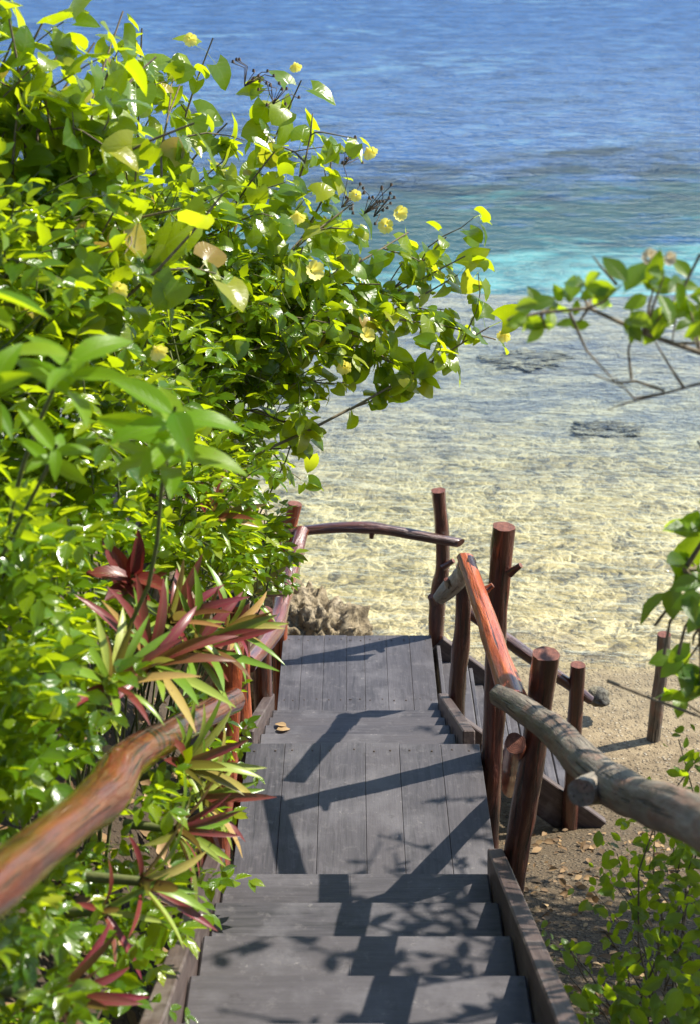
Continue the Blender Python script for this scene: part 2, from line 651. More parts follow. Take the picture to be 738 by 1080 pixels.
def axis(lo, hi, near, fine, grow):
    a = list(np.arange(near[0], near[1] + 1e-6, fine))
    s, x = fine, a[-1]
    while x < hi:
        s *= grow
        x += s
        a.append(min(x, hi))
    s, x = fine, a[0]
    while x > lo:
        s *= grow
        x -= s
        a.insert(0, max(x, lo))
    return np.array(a)


xs = axis(-900, 900, (-4, 4), 0.08, 1.13)
ys = axis(-40, 2600, (-2, 24), 0.08, 1.10)
GX, GY = np.meshgrid(xs, ys)
GZ = ground_height(GX, GY)
V = np.stack([GX, GY, GZ], -1).reshape(-1, 3)
nx, ny = len(xs), len(ys)
ii = np.arange(nx * ny).reshape(ny, nx)
F = np.stack([ii[:-1, :-1], ii[:-1, 1:], ii[1:, 1:], ii[1:, :-1]], -1).reshape(-1, 4)


def reef_mask(T, p, y):
    """1 where dark coral and depth make the sea blue, 0 over pale sand"""
    q = T.scale(p, (0.55, 1.0, 0.0))
    pt = T.noise(q, 0.24, 7, 0.66, 0.5)
    pt = T.math('ADD', T.math('MULTIPLY', pt, 1.3), -0.15)
    fine = T.noise(T.scale(p, (0.55, 0.8, 0.0)), 0.8, 5, 0.7, 0.3)
    pt = T.math('ADD', pt, T.math('MULTIPLY', T.math('SUBTRACT', fine, 0.5), 1.0))
    v = T.math('ADD', pt, T.math('MULTIPLY', T.step(y, 23.0, 38), 0.46))
    v = T.math('ADD', v, T.math('MULTIPLY', T.step(y, 40, 62), 0.25))
    return T.step(v, 0.56, 0.90)


def mat_ground():
    T = NT("sand rubble and soil")
    geo = T.n("ShaderNodeNewGeometry")
    p = geo.outputs["Position"]
    s = T.n("ShaderNodeSeparateXYZ", i_0=p)
    x, y, z = s.outputs
    warp = T.n("ShaderNodeVectorMath", operation='ADD')
    wn = T.n("ShaderNodeVectorMath", operation='SCALE')
    wn.inputs[3].default_value = 0.22
    T.link(T.noise(p, 3.0, 3, 0.5, 0, 1), wn.inputs[0])
    T.link(p, warp.inputs[0])
    T.link(wn.outputs[0], warp.inputs[1])
    pw = warp.outputs[0]
    # --- dry shore: tan grit with pebbles and scraps of leaf
    n_fine = T.noise(p, 70, 5, 0.7)
    n_mid = T.noise(p, 9, 5, 0.65)
    peb = T.vor(p, 34, 'F1', 1)
    pebd = T.vor(p, 34)
    sepc = T.n("ShaderNodeSeparateColor", i_0=peb)
    sand = T.ramp(n_mid, [(0.3, (0.21, 0.155, 0.09)), (0.7, (0.36, 0.28, 0.17))])
    sand = T.mix(T.math('MULTIPLY', T.step(n_fine, 0.5, 0.68), 0.6), sand, (0.10, 0.075, 0.05))
    pcol = T.ramp(sepc.outputs[0], [(0.1, (0.07, 0.05, 0.035)), (0.5, (0.24, 0.18, 0.11)), (0.9, (0.48, 0.42, 0.32))])
    pm = T.math('MULTIPLY', T.math('SUBTRACT', 1.0, T.step(pebd, 0.25, 0.5)), T.step(sepc.outputs[1], 0.35, 0.6))
    sand = T.mix(T.math('MULTIPLY', pm, 0.85), sand, pcol)
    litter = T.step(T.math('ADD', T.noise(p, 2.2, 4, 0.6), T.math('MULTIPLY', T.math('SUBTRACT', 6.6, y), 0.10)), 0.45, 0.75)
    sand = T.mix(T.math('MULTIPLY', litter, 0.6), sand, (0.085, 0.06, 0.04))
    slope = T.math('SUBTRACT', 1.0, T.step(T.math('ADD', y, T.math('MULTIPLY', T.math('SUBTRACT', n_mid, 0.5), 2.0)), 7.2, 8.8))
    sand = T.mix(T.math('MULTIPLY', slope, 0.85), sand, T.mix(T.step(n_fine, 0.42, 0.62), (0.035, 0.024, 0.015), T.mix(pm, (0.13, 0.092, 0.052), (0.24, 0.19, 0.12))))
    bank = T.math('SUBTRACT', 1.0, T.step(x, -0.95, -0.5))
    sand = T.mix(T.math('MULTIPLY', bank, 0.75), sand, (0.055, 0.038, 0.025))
    # --- wet sand near the waterline
    wet = T.math('SUBTRACT', 1.0, T.step(T.math('ADD', z, T.math('MULTIPLY', T.math('SUBTRACT', n_mid, 0.5), 0.12)), 0.06, 0.22))
    wsand = T.mix(T.step(n_mid, 0.4, 0.65), (0.20, 0.15, 0.08), (0.29, 0.225, 0.125))
    wsand = T.mix(T.math('MULTIPLY', pm, 0.4), wsand, pcol)
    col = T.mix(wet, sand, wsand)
    # --- shallow bed: cream coral sand, shells, grey rubble, and a painted net of caustic light
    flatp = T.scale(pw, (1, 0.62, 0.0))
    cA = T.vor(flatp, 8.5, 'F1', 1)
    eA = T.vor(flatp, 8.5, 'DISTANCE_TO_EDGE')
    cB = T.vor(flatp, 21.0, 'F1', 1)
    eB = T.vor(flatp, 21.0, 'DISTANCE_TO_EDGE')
    sA = T.n("ShaderNodeSeparateColor", i_0=cA).outputs[0]
    sB = T.n("ShaderNodeSeparateColor", i_0=cB).outputs[0]
    patchy = T.noise(p, 1.3, 5, 0.65, 0.3)
    rub = T.math('ADD', T.math('MULTIPLY', sA, 0.45), T.math('MULTIPLY', sB, 0.55))
    rub = T.math('ADD', rub, T.math('MULTIPLY', T.math('SUBTRACT', patchy, 0.5), 1.1))
    bed = T.ramp(rub, [(0.10, (0.090, 0.073, 0.038)), (0.42, (0.24, 0.19, 0.085)), (0.80, (0.38, 0.30, 0.132))])
    caustic = T.math('MAXIMUM', T.math('SUBTRACT', 1.0, T.step(eA, 0.02, 0.11)), T.math('MULTIPLY', T.math('SUBTRACT', 1.0, T.step(eB, 0.01, 0.12)), 0.6))
    caustic = T.math('MULTIPLY', caustic, T.step(T.noise(p, 2.6, 4, 0.6), 0.36, 0.58))
    bed = T.mix(T.math('MULTIPLY', caustic, 0.72), bed, (0.70, 0.575, 0.30))  # bright filaments of focused sunlight, painted into the bed colour along cell edges
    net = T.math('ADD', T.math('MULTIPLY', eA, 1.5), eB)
    rub = T.noise(pw, 17, 6, 0.72, 0.3)
    bed = T.mix(T.math('MULTIPLY', T.step(rub, 0.55, 0.68), 0.6), bed, (0.15, 0.135, 0.10))
    patch = T.step(T.noise(T.scale(p, (0.8, 1.1, 1)), 1.15, 5, 0.62, 0.3), 0.58, 0.68)
    bed = T.mix(T.math('MULTIPLY', patch, 0.6), bed, (0.13, 0.125, 0.105))
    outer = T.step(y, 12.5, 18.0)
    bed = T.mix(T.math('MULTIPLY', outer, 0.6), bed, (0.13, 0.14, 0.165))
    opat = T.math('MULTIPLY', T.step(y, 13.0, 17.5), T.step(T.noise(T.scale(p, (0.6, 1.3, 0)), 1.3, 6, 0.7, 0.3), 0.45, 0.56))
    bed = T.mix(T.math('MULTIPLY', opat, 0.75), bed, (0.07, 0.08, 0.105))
    under = T.math('SUBTRACT', 1.0, T.step(z, -0.05, 0.03))
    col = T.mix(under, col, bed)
    # --- beyond the edge of the reef: white sand, then coral gardens with sand between
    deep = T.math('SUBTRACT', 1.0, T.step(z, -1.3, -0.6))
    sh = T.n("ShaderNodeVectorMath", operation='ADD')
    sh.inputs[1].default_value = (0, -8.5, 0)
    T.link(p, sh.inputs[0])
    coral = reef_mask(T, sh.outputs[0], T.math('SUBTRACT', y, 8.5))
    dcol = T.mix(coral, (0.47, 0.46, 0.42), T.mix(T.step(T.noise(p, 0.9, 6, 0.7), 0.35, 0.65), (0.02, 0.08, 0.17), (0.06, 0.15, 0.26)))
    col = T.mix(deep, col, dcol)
    # --- relief
    h_dry = T.math('ADD', T.math('MULTIPLY', n_fine, 0.6), T.math('MULTIPLY', pm, 0.6))
    h_bed = T.math('ADD', T.math('MULTIPLY', net, 0.4), T.math('MULTIPLY', rub, 0.5))
    h = T.n("ShaderNodeMix", data_type='FLOAT', i_0=under)
    T.link(h_dry, h.inputs[2])
    T.link(h_bed, h.inputs[3])
    nrm = T.bump(h.outputs[0], 0.9, 0.035)
    rg = T.math('SUBTRACT', 0.9, T.math('MULTIPLY', wet, 0.45))
    return T.surf(T.bsdf(col, rg, 0.3, nrm))


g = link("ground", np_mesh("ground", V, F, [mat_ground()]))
tag(g, "gravelly sand beach and planted bank running down into the pale seabed", kind="structure")


# ------------------------------------------------------------------ sea
def mat_water():
    T = NT("clear lagoon water")
    geo = T.n("ShaderNodeNewGeometry")
    p = geo.outputs["Position"]
    a = T.noise(T.scale(p, (0.75, 1.6, 0)), 2.3, 3, 0.55, 0.5)
    b = T.noise(T.scale(p, (0.8, 1.6, 0)), 7.0, 3, 0.6, 0.4)
    c = T.noise(T.scale(p, (0.5, 1.0, 1)), 0.55, 3, 0.5, 0.4)
    h = T.math('ADD', T.math('ADD', T.math('MULTIPLY', a, 0.26), T.math('MULTIPLY', b, 0.07)), T.math('MULTIPLY', c, 0.20))
    s = T.n("ShaderNodeSeparateXYZ", i_0=p)
    big = T.bump(h, 1.0, 1.0)
    N = T.bump(T.math('MULTIPLY', h, 0.40), 1.0, 1.0)
    dm = T.math('MULTIPLY', reef_mask(T, p, s.outputs[1]), T.step(s.outputs[1], 21.6, 23))
    fr = T.n("ShaderNodeFresnel", i_IOR=1.33)
    T.link(N, fr.inputs["Normal"])
    gl = T.n("ShaderNodeBsdfGlossy", i_Roughness=0.07, i_Color=(0.78, 0.88, 1.0, 1))
    T.link(N, gl.inputs["Normal"])
    tr = T.n("ShaderNodeBsdfTransparent", i_Color=(0.97, 0.99, 1.0, 1))
    mx = T.n("ShaderNodeMixShader", i_0=T.math('MULTIPLY', fr.outputs[0], T.math('ADD', 0.66, T.math('SUBTRACT', T.math('MULTIPLY', dm, 0.10), T.math('MULTIPLY', T.math('ADD', T.step(s.outputs[1], 20.0, 22.0), T.step(s.outputs[1], 26.0, 60.0)), 0.24)))))
    T.link(gl.outputs[0], mx.inputs[2])
    mot = T.noise(T.scale(p, (0.5, 0.75, 0.0)), 1.3, 6, 0.72, 0.3)
    mot2 = T.noise(T.scale(p, (0.35, 0.5, 0.0)), 0.35, 4, 0.6, 0.3)
    body = T.mix(T.step(mot, 0.40, 0.56), (0.012, 0.062, 0.185), (0.030, 0.100, 0.260))
    body = T.mix(T.math('MULTIPLY', T.step(T.math('ADD', T.math('MULTIPLY', mot, 0.6), T.math('MULTIPLY', mot2, 0.4)), 0.53, 0.62), 0.65), body, (0.10, 0.215, 0.33))
    df = T.n("ShaderNodeBsdfDiffuse")
    T.link(body, df.inputs["Color"])
    T.link(big, df.inputs["Normal"])
    mb = T.n("ShaderNodeMixShader", i_0=T.math('MULTIPLY', dm, 0.84))
    T.link(tr.outputs[0], mb.inputs[1])
    T.link(df.outputs[0], mb.inputs[2])
    T.link(mb.outputs[0], mx.inputs[1])
    ab = T.n("ShaderNodeVolumeAbsorption", i_Color=(0.20, 0.84, 0.93, 1), i_Density=0.14)
    T.link(ab.outputs[0], T.out.inputs["Volume"])
    return T.surf(mx.outputs[0])


wb = MB()
x0, x1, y0, y1, zt, zb = -880, 880, 8.6, 2550, 0.0, -9.0
wv = [(x0, y0, zb), (x1, y0, zb), (x1, y1, zb), (x0, y1, zb), (x0, y0, zt), (x1, y0, zt), (x1, y1, zt), (x0, y1, zt)]
wf = [(0, 3, 2, 1), (4, 5, 6, 7), (0, 1, 5, 4), (1, 2, 6, 5), (2, 3, 7, 6), (3, 0, 4, 7)]
o = link("water", np_mesh("water", wv, wf, [mat_water()], smooth=False))
tag(o, "clear shallow lagoon turning turquoise and then deep blue", kind="structure")


# ------------------------------------------------------------------ staircase
st = empty("staircase", (0.03, 5.1, 0.0), "dark stained wooden staircase with two plank landings going down to the water", "staircase")


def deck(name, xa, xb, ya, yb, ztop, nb, along='Y'):
    m = MB()
    if along == 'Y':
        ws = np.array([random.uniform(0.8, 1.2) for _ in range(nb)])
        ws = ws / ws.sum() * (xb - xa)
        x = xa
        for wd in ws:
            dz = random.uniform(-0.003, 0.0)
            m.quad_box((x + wd / 2, (ya + yb) / 2 + random.uniform(-0.006, 0.006), ztop - 0.02 + dz), (wd - 0.0014, yb - ya, 0.04), bevel=0.002)
            for yy in (ya + 0.16, yb - 0.06):
                for xx in (0.25, 0.75):
                    m.quad_box((x + wd * xx + random.uniform(-.008, .008), yy + random.uniform(-.01, .01), ztop - 0.0005), (0.009, 0.009, 0.004), bevel=0.002, mi=1)
            x += wd
    m.quad_box(((xa + xb) / 2, (ya + yb) / 2, ztop - 0.052), (xb - xa - 0.03, yb - ya - 0.03, 0.016), bevel=0.002, rnd=0.0)
    m.quad_box(((xa + xb) / 2, ya + 0.06, ztop - 0.125), (xb - xa - 0.04, 0.06, 0.12), bevel=0.005, long=0)
    m.quad_box(((xa + xb) / 2, yb - 0.06, ztop - 0.125), (xb - xa - 0.04, 0.06, 0.12), bevel=0.005, long=0)
    return m.build(name, [M_DECK, M_NAIL], st)


deck("landing", -0.49, 0.615, Y1A - 0.10, Y1B, Z1, 6)
deck("landing", -0.44, 0.535, Y2A - 0.12, Y2B, Z2, 7)


def step(yn, z, depth, xa, xb, rise):
    """a step whose nosing (sea side) is at yn"""
    m = MB()
    m.quad_box(((xa + xb) / 2, yn - depth / 2, z - 0.02), (xb - xa, depth, 0.04), bevel=0.007, long=0)
    m.quad_box(((xa + xb) / 2, yn - 0.035, z - 0.042 - (rise - 0.046) / 2), (xb - xa - 0.01, 0.025, rise - 0.046), bevel=0.004, long=0)
    m.build("step", [M_DECK], st)


for k in range(1, 13):
    step(Y1A - RUN1 * (k - 1), Z1 + RISE1 * k, RUN1 + 0.035, SX0, SX1, RISE1)
RUN2, RISE2 = (Y2A - Y1B) / 5.0, (Z1 - Z2) / 5.0
for k in range(1, 5):
    step(Y1B + RUN2 * k, Z1 - RISE2 * k, RUN2 + 0.03, -0.45, 0.53, RISE2)


def plank(name, a, b, thick, height, mat, parent, upv=Vector((0, 0, 1))):
    a, b = Vector(a), Vector(b)
    t = (b - a).normalized()
    side = t.cross(upv).normalized()
    u = side.cross(t)
    m = MB()
    m.quad_box((a + b) / 2, (thick, (b - a).length, height), (side, t, u), bevel=0.006)
    return m.build(name, [mat], parent)


s1 = RISE1 / RUN1
for x in (-0.537, 0.587):
    ya, yb = 0.2, Y1A + 0.07
    za = Z1 + RISE1 + (Y1A - ya) * s1 - 0.05
    zb_ = Z1 + RISE1 + (Y1A - yb) * s1 - 0.05
    plank("stringer", (x, ya, za), (x, yb, zb_), 0.065, 0.24, M_STR, st)
s2 = RISE2 / RUN2
for x in (-0.487, 0.566):
    ya, yb = Y1B - 0.02, Y2A - 0.02
    za = Z1 - (ya - Y1B) * s2 - 0.045
    zb_ = Z1 - (yb - Y1B) * s2 - 0.045
    plank("stringer", (x, ya, za), (x, yb, zb_), 0.06, 0.20, M_STR, st)

# short flight turning right, down to the beach
TX0, TX1, TY0, TY1 = 0.56, 1.44, 7.36, 8.16
nst = 4
rr, tt = (Z2 - 0.40) / (nst + 1), (TX1 - TX0) / nst
for k in range(nst):
    m = MB()
    zz = Z2 - rr * (k + 1)
    xa = TX0 + tt * k
    for j in range(2):
        m.quad_box((xa + tt / 4 + j * tt / 2, (TY0 + TY1) / 2, zz - 0.02), (tt / 2 - 0.006, TY1 - TY0, 0.04), bevel=0.006)
    m.quad_box((xa + 0.02, (TY0 + TY1) / 2, zz + rr / 2 - 0.022), (0.025, TY1 - TY0 - 0.01, rr - 0.046), bevel=0.004)
    m.build("step", [M_DECK], st)
for y in (TY0 - 0.035, TY1 + 0.035):
    plank("stringer", (TX0 - 0.02, y, Z2 - 0.10), (TX1 + 0.10, y, 0.34), 0.055, 0.24, M_STR, st)
# posts that carry the landings
for (x, y, zt_) in ((-0.40, Y1A + 0.1, Z1 - 0.17), (0.50, Y1A + 0.1, Z1 - 0.17), (-0.40, Y1B - 0.1, Z1 - 0.17), (0.56, Y1B - 0.1, Z1 - 0.17),
                    (-0.36, Y2B - 0.1, Z2 - 0.17), (0.45, Y2B - 0.1, Z2 - 0.17)):
    m = MB()
    zg = float(ground_height(np.array([[x]]), np.array([[y]]))[0, 0])
    m.quad_box((x, y, (zt_ + zg - 0.2) / 2), (0.09, 0.09, zt_ - zg + 0.2), bevel=0.006, long=2)
    m.build("support", [M_STR], st)


# ------------------------------------------------------------------ railings of rough logs
def log(name, parent, pts, rad, mat, **kw):
    m = MB()
    knots = kw.pop("knots", ())
    m.tube(pts, rad, **kw)
    for (a, b, r) in knots:
        m.tube([a, Vector(a).lerp(Vector(b), 0.6), b], [r * 1.5, r * 1.05, r * 0.9], seg=10, wob=0.15, sub=2)
    return m.build(name, [mat, M_CUT], parent)


# beside the upper landing, right
rl = empty("railing", (0.67, 5.1, Z1), "thick log railing right of the upper landing, orange red then grey, on two stout posts", "railing", "rough log railings")
log("post", rl, [(0.655, 5.58, 1.55), (0.665, 5.58, Z1 + 0.3), (0.655, 5.59, Z1 + 0.8), (0.672, 5.60, Z1 + 1.19)], [0.058, 0.052, 0.047, 0.050], M_DRK, wob=0.18,
    knots=[((0.70, 5.56, Z1 + 0.98), (0.745, 5.54, Z1 + 1.03), 0.014)])
log("post", rl, [(0.675, 4.62, 0.95), (0.665, 4.62, Z1 + 0.0), (0.70, 4.61, Z1 + 0.55), (0.735, 4.60, Z1 + 1.14)], [0.058, 0.050, 0.050, 0.053], M_DRK, wob=0.18)
log("post", rl, [(0.70, 0.95, 3.0), (0.71, 0.95, 3.8), (0.73, 0.95, 4.66)], [0.06, 0.056, 0.052], M_DRK)
red = log("rail", rl, [at(490, 588, 5.62), at(504, 628, 5.32), at(523, 686, 4.92), at(543, 742, 4.50)], [0.034, 0.040, 0.044, 0.052], M_RED,
          wob=0.14, knots=[(at(512, 622, 5.35), at(519, 617, 5.35), 0.012)], cut=(Vector((0.1, 1, 0.5)), None))
red["label"] = "orange red varnished rail leaning on the posts"
gry = log("rail", rl, [at(526, 733, 4.60), at(575, 765, 4.05), at(625, 812, 3.45), at(660, 838, 3.10), at(738, 868, 2.50), at(850, 950, 1.75), (0.80, 0.6, 4.75)],
          [0.043, 0.050, 0.057, 0.058, 0.063, 0.067, 0.067], M_GRY, wob=0.16, seg=18)
gry["label"] = "grey weathered rail with mossy patches"
m = MB()
m.tube([at(640, 828, 3.30), at(622, 832, 3.22), at(612, 836, 3.16)], [0.054, 0.044, 0.040], seg=18, wob=0.1, sub=3, cap=0)
m.build("branch_stub", [M_GRY, M_CUT], gry)
log("brace", rl, [at(543, 784, 4.50), at(543, 784, 4.50).lerp(Vector((0.745, 5.5, 2.0)), 0.5), (0.745, 5.5, 2.0)], [0.040, 0.040, 0.037], M_RED, wob=0.15)

# sea side of the lower landing
rl = empty("railing", (0.1, 8.2, Z2), "slim bowed dark red rail across the sea end of the lower landing", "railing", "rough log railings")
log("post", rl, [(0.575, 8.25, 0.3), (0.575, 8.25, Z2 + 0.2), (0.60, 8.26, Z2 + 0.5), (0.56, 8.26, Z2 + 1.03)], [0.056, 0.052, 0.046, 0.047], M_DRK, wob=0.16,
    knots=[((0.60, 8.22, Z2 + 0.50), (0.665, 8.20, Z2 + 0.56), 0.018), ((0.55, 8.22, Z2 + 0.24), (0.525, 8.20, Z2 + 0.30), 0.024)])
log("post", rl, [(-0.46, 8.18, 0.3), (-0.46, 8.18, Z2), (-0.435, 8.18, Z2 + 0.5), (-0.345, 8.19, Z2 + 0.97)], [0.05, 0.048, 0.047, 0.045], M_RED, wob=0.14)
log("rail", rl, [at(298, 563, 8.12), at(345, 557, 8.13), at(395, 557, 8.14), at(440, 565, 8.16), at(484, 573, 8.18)], [0.030, 0.034, 0.038, 0.036, 0.030], M_DRK,
    wob=0.16, cut=(None, Vector((0.7, -0.75, -0.3))), knots=[(at(392, 560, 8.13), at(391, 568, 8.12), 0.016)])

# right side of the lower landing, down to the beach
rl = empty("railing", (1.0, 7.25, 0.8), "thin red rail beside the short flight down to the sand, behind the stout posts", "railing", "rough log railings")
log("post", rl, [(0.640, 7.22, 0.6), (0.635, 7.22, Z2 + 0.2), (0.650, 7.22, Z2 + 0.6), (0.645, 7.22, Z2 + 1.02)], [0.056, 0.052, 0.047, 0.044], M_DRK, wob=0.18)
log("post", rl, [at(599, 885, 7.28), at(601, 840, 7.28), at(605, 770, 7.28), at(609, 701, 7.28)], [0.052, 0.048, 0.044, 0.044], M_DRK)
log("rail", rl, [at(490, 642, 7.30), at(545, 683, 7.30), at(600, 722, 7.30), at(622, 738, 7.30)], [0.036, 0.038, 0.036, 0.030], M_DRK, wob=0.14)
stub = log("rail", rl, [at(461, 632, 7.20), at(471, 622, 7.18), at(484, 610, 7.05), at(490, 602, 6.4), at(492, 594, 5.72)], [0.040, 0.050, 0.050, 0.046, 0.040], M_PALE, wob=0.2,
           knots=[(at(472, 618, 7.08), at(470, 611, 7.06), 0.015)])
stub["label"] = "pale grey rail without bark rising along the steps"

# left of the upper landing and top flight
rl = empty("railing", (-0.56, 3.4, 2.8), "shiny brown crooked log railing among the plants on the left", "railing", "rough log railings")
lr = log("rail", rl, [at(-130, 1050, 1.45), at(-55, 978, 1.72), at(20, 912, 2.15), (at(78, 866, 2.60)), at(112, 838, 2.92), at(134, 803, 3.22), at(185, 772, 3.85), at(246, 738, 4.66)],
         [0.050, 0.050, 0.050, 0.053, 0.063, 0.055, 0.049, 0.049], M_MIX, wob=0.09, seg=20)
log("post", rl, [(-0.575, 4.75, 1.7), (-0.55, 4.75, Z1 + 0.2), (-0.50, 4.76, Z1 + 0.6), (-0.468, 4.78, Z1 + 1.08)], [0.064, 0.062, 0.058, 0.056], M_RED)
log("post", rl, [(-0.62, 1.55, 3.0), (-0.61, 1.55, 3.6), (-0.60, 1.55, 4.42)], [0.06, 0.056, 0.052], M_RED)
# left of the lower landing
rl = empty("railing", (-0.5, 7.7, Z2), "leaning peeled red log rail left of the lower landing", "railing", "rough log railings")
log("post", rl, [(-0.525, 7.25, 0.8), (-0.52, 7.25, Z2 + 0.2), (-0.50, 7.25, Z2 + 0.72)], [0.058, 0.055, 0.055], M_MIX)
log("rail", rl, [at(319, 560, 8.10), at(310, 590, 7.85), at(301, 625, 7.55), at(290, 662, 7.20), at(262, 700, 6.6)], [0.044, 0.050, 0.052, 0.054, 0.05], M_MIX, wob=0.16)
log("post", rl, [(-0.545, 5.95, 1.2), (-0.54, 5.95, Z1), (-0.53, 5.96, Z1 + 0.62)], [0.058, 0.056, 0.052], M_RED)

# lone post out on the beach
m = MB()
q0, q1 = at(691, 757, 8.62), at(700, 669, 8.62)
m.tube([(q0.x, 8.62, -0.10), q0.lerp(q1, 0.1), q0.lerp(q1, 0.55) + Vector((0.008, 0, 0)), q1], [0.052, 0.048, 0.045, 0.046], wob=0.12)
o = m.build("wooden_post", [M_GRY, M_CUT])
tag(o, "short grey post standing alone on the gravel beach at the right", "post")


# ------------------------------------------------------------------ rocks
def rock(name, c, r, seed, mat, label, cat, group=None, sub=5, amp=0.35, sc=1.3):
    import bmesh
    bm = bmesh.new()
    bmesh.ops.create_icosphere(bm, subdivisions=sub, radius=1.0)
    sv = Vector((seed * 3.1, seed * 1.7, seed))
    for v in bm.verts:
        d = v.co.normalized()
        h = mnoise.fractal(d * sc + sv, 0.9, 2.1, 6)
        cell = mnoise.cell(d * 3.2 + sv)
        rg = 1 - 2 * abs(mnoise.noise(d * 4.5 * sc + sv))
        rg2 = abs(mnoise.noise(d * 11 * sc + sv))
        k = 1 + amp * h * 0.7 + 0.10 * amp * cell + amp * 0.16 * rg - amp * 0.16 * rg2
        co = d * k
        v.co = Vector((co.x * r[0], co.y * r[1], co.z * r[2])) + Vector(c)
    me = bpy.data.meshes.new(name)
    bm.to_mesh(me)
    bm.free()
    me.polygons.foreach_set("use_smooth", np.ones(len(me.polygons), bool))
    me.materials.append(mat)
    o = link(name, me)
    return tag(o, label, cat, group)


rock("rock", (-0.32, 9.5, 0.16), (0.52, 0.45, 0.66), 1.3, M_ROCK, "jagged tan coral rock just beyond the lower landing", "rock", amp=0.6, sub=6)
rock("rock", (0.02, 9.35, 0.05), (0.22, 0.28, 0.36), 4.1, M_ROCK, "small pale rounded rock beside the jagged tan one at the water's edge", "rock", amp=0.4)
rock("cliff_rock", (-1.55, 10.0, 0.7), (1.12, 1.2, 1.35), 2.7, M_ROCK, "brown cliff rock half hidden behind the leaves at the left", "rock", amp=0.35, sc=1.6)
rock("stone", at(631, 735, 8.95), (0.085, 0.10, 0.06), 6.2, M_BROCK, "small dark weedy stone on the sand between the railing post and the lone post", "stone", sub=4)
for (px, py, sx, sy, sd_, lab) in ((640, 449, 0.42, 0.20, 1.1, "largest dark stone under the clear water, near the right edge"),
                                   (560, 374, 0.5, 0.28, 2.2, "dark stone under the far shallows below the leafy branch")):
    q = at(px, py, 10)
    t = CAM_Z + 0.22
    k = t / (CAM_Z - q.z)
    P0 = Vector((0, 0, CAM_Z)).lerp(q, k)
    zg = float(ground_height(np.array([[P0.x]]), np.array([[P0.y]]))[0, 0])
    rock("submerged_stone", (P0.x, P0.y, zg), (sx * 0.9, sy * 1.1, 0.06), sd_, M_BROCK, lab, "stone", "dark stones under the clear water", sub=5, amp=1.0, sc=2.2)


# ------------------------------------------------------------------ leaves
def leaf_template(kind, rows, cols, bend, fold, petiole=0.0):
    """unit-length leaf along +Y, normal +Z"""
    V, UV, F = [], [], []
    us = np.linspace(-1, 1, cols + 1)
    ts = np.linspace(0, 1, rows + 1)
    for t in ts:
        if kind == 'heart':
            wd = 0.50 * math.sin(math.pi * min(1, (t * 0.80 + 0.20)) ** 0.80) ** 0.75 if t < 1 else 0.0
            back = 0.20 * (1 - t) ** 2
        elif kind == 'oval':
            wd = 0.27 * math.sin(math.pi * t ** 0.85) ** 0.8 if 0 < t < 1 else 0.012
            back = 0.0
        elif kind == 'lance':
            wd = 0.175 * math.sin(math.pi * t ** 0.8) ** 0.85 if 0 < t < 1 else 0.01
            back = 0.0
        else:      # sword
            wd = 0.066 * (0.75 + 0.5 * t) * (1 - t ** 3) if t < 1 else 0.003
            back = 0.0
        for u in us:
            y = t - back * abs(u) ** 1.5
            a = bend * y
            # bend the axis downwards along an arc
            yy = math.sin(a) / bend if abs(bend) > 1e-3 else y
            zz = -(1 - math.cos(a)) / bend if abs(bend) > 1e-3 else 0.0
            x = u * wd
            zf = fold * abs(x) + (0.02 * math.sin(t * 17 + u * 3) if kind in ('heart', 'oval') else 0)
            V.append((x, yy, zz + zf))
            UV.append((0.5 + 0.5 * u, t))
    n = cols + 1
    for r in range(rows):
        for c in range(cols):
            F.append((r * n + c, r * n + c + 1, (r + 1) * n + c + 1, (r + 1) * n + c))
    if petiole > 0:
        b = len(V)
        for (x, y, z) in ((-0.012, 0.02, 0.0), (0.012, 0.02, 0.0), (0.010, -petiole, -0.10 * petiole), (-0.010, -petiole, -0.10 * petiole)):
            V.append((x, y, z))
            UV.append((0.5, 0.0))
        F.append((b, b + 3, b + 2, b + 1))
    return np.array(V, float), np.array(UV, float), np.array(F, int)


TPL = {
    'heart': [leaf_template('heart', 5, 4, b, f, 0.55) for b, f in ((0.5, 0.25), (0.9, 0.1), (0.25, 0.45), (0.7, -0.1))],
    'oval': [leaf_template('oval', 5, 4, b, f, 0.12) for b, f in ((0.4, 0.3), (0.8, 0.2), (0.15, 0.5), (0.5, 0.1))],
    'lance': [leaf_template('lance', 6, 4, b, f, 0.08) for b, f in ((0.5, 0.35), (0.9, 0.25), (0.2, 0.5))],
    'small': [leaf_template('oval', 3, 2, b, f) for b, f in ((0.4, 0.3), (0.8, 0.15), (0.15, 0.5), (0.6, 0.0))],
    'sword': [leaf_template('sword', 7, 2, b, f) for b, f in ((0.3, 0.6), (0.6, 0.5), (0.1, 0.7), (0.95, 0.45))],
}


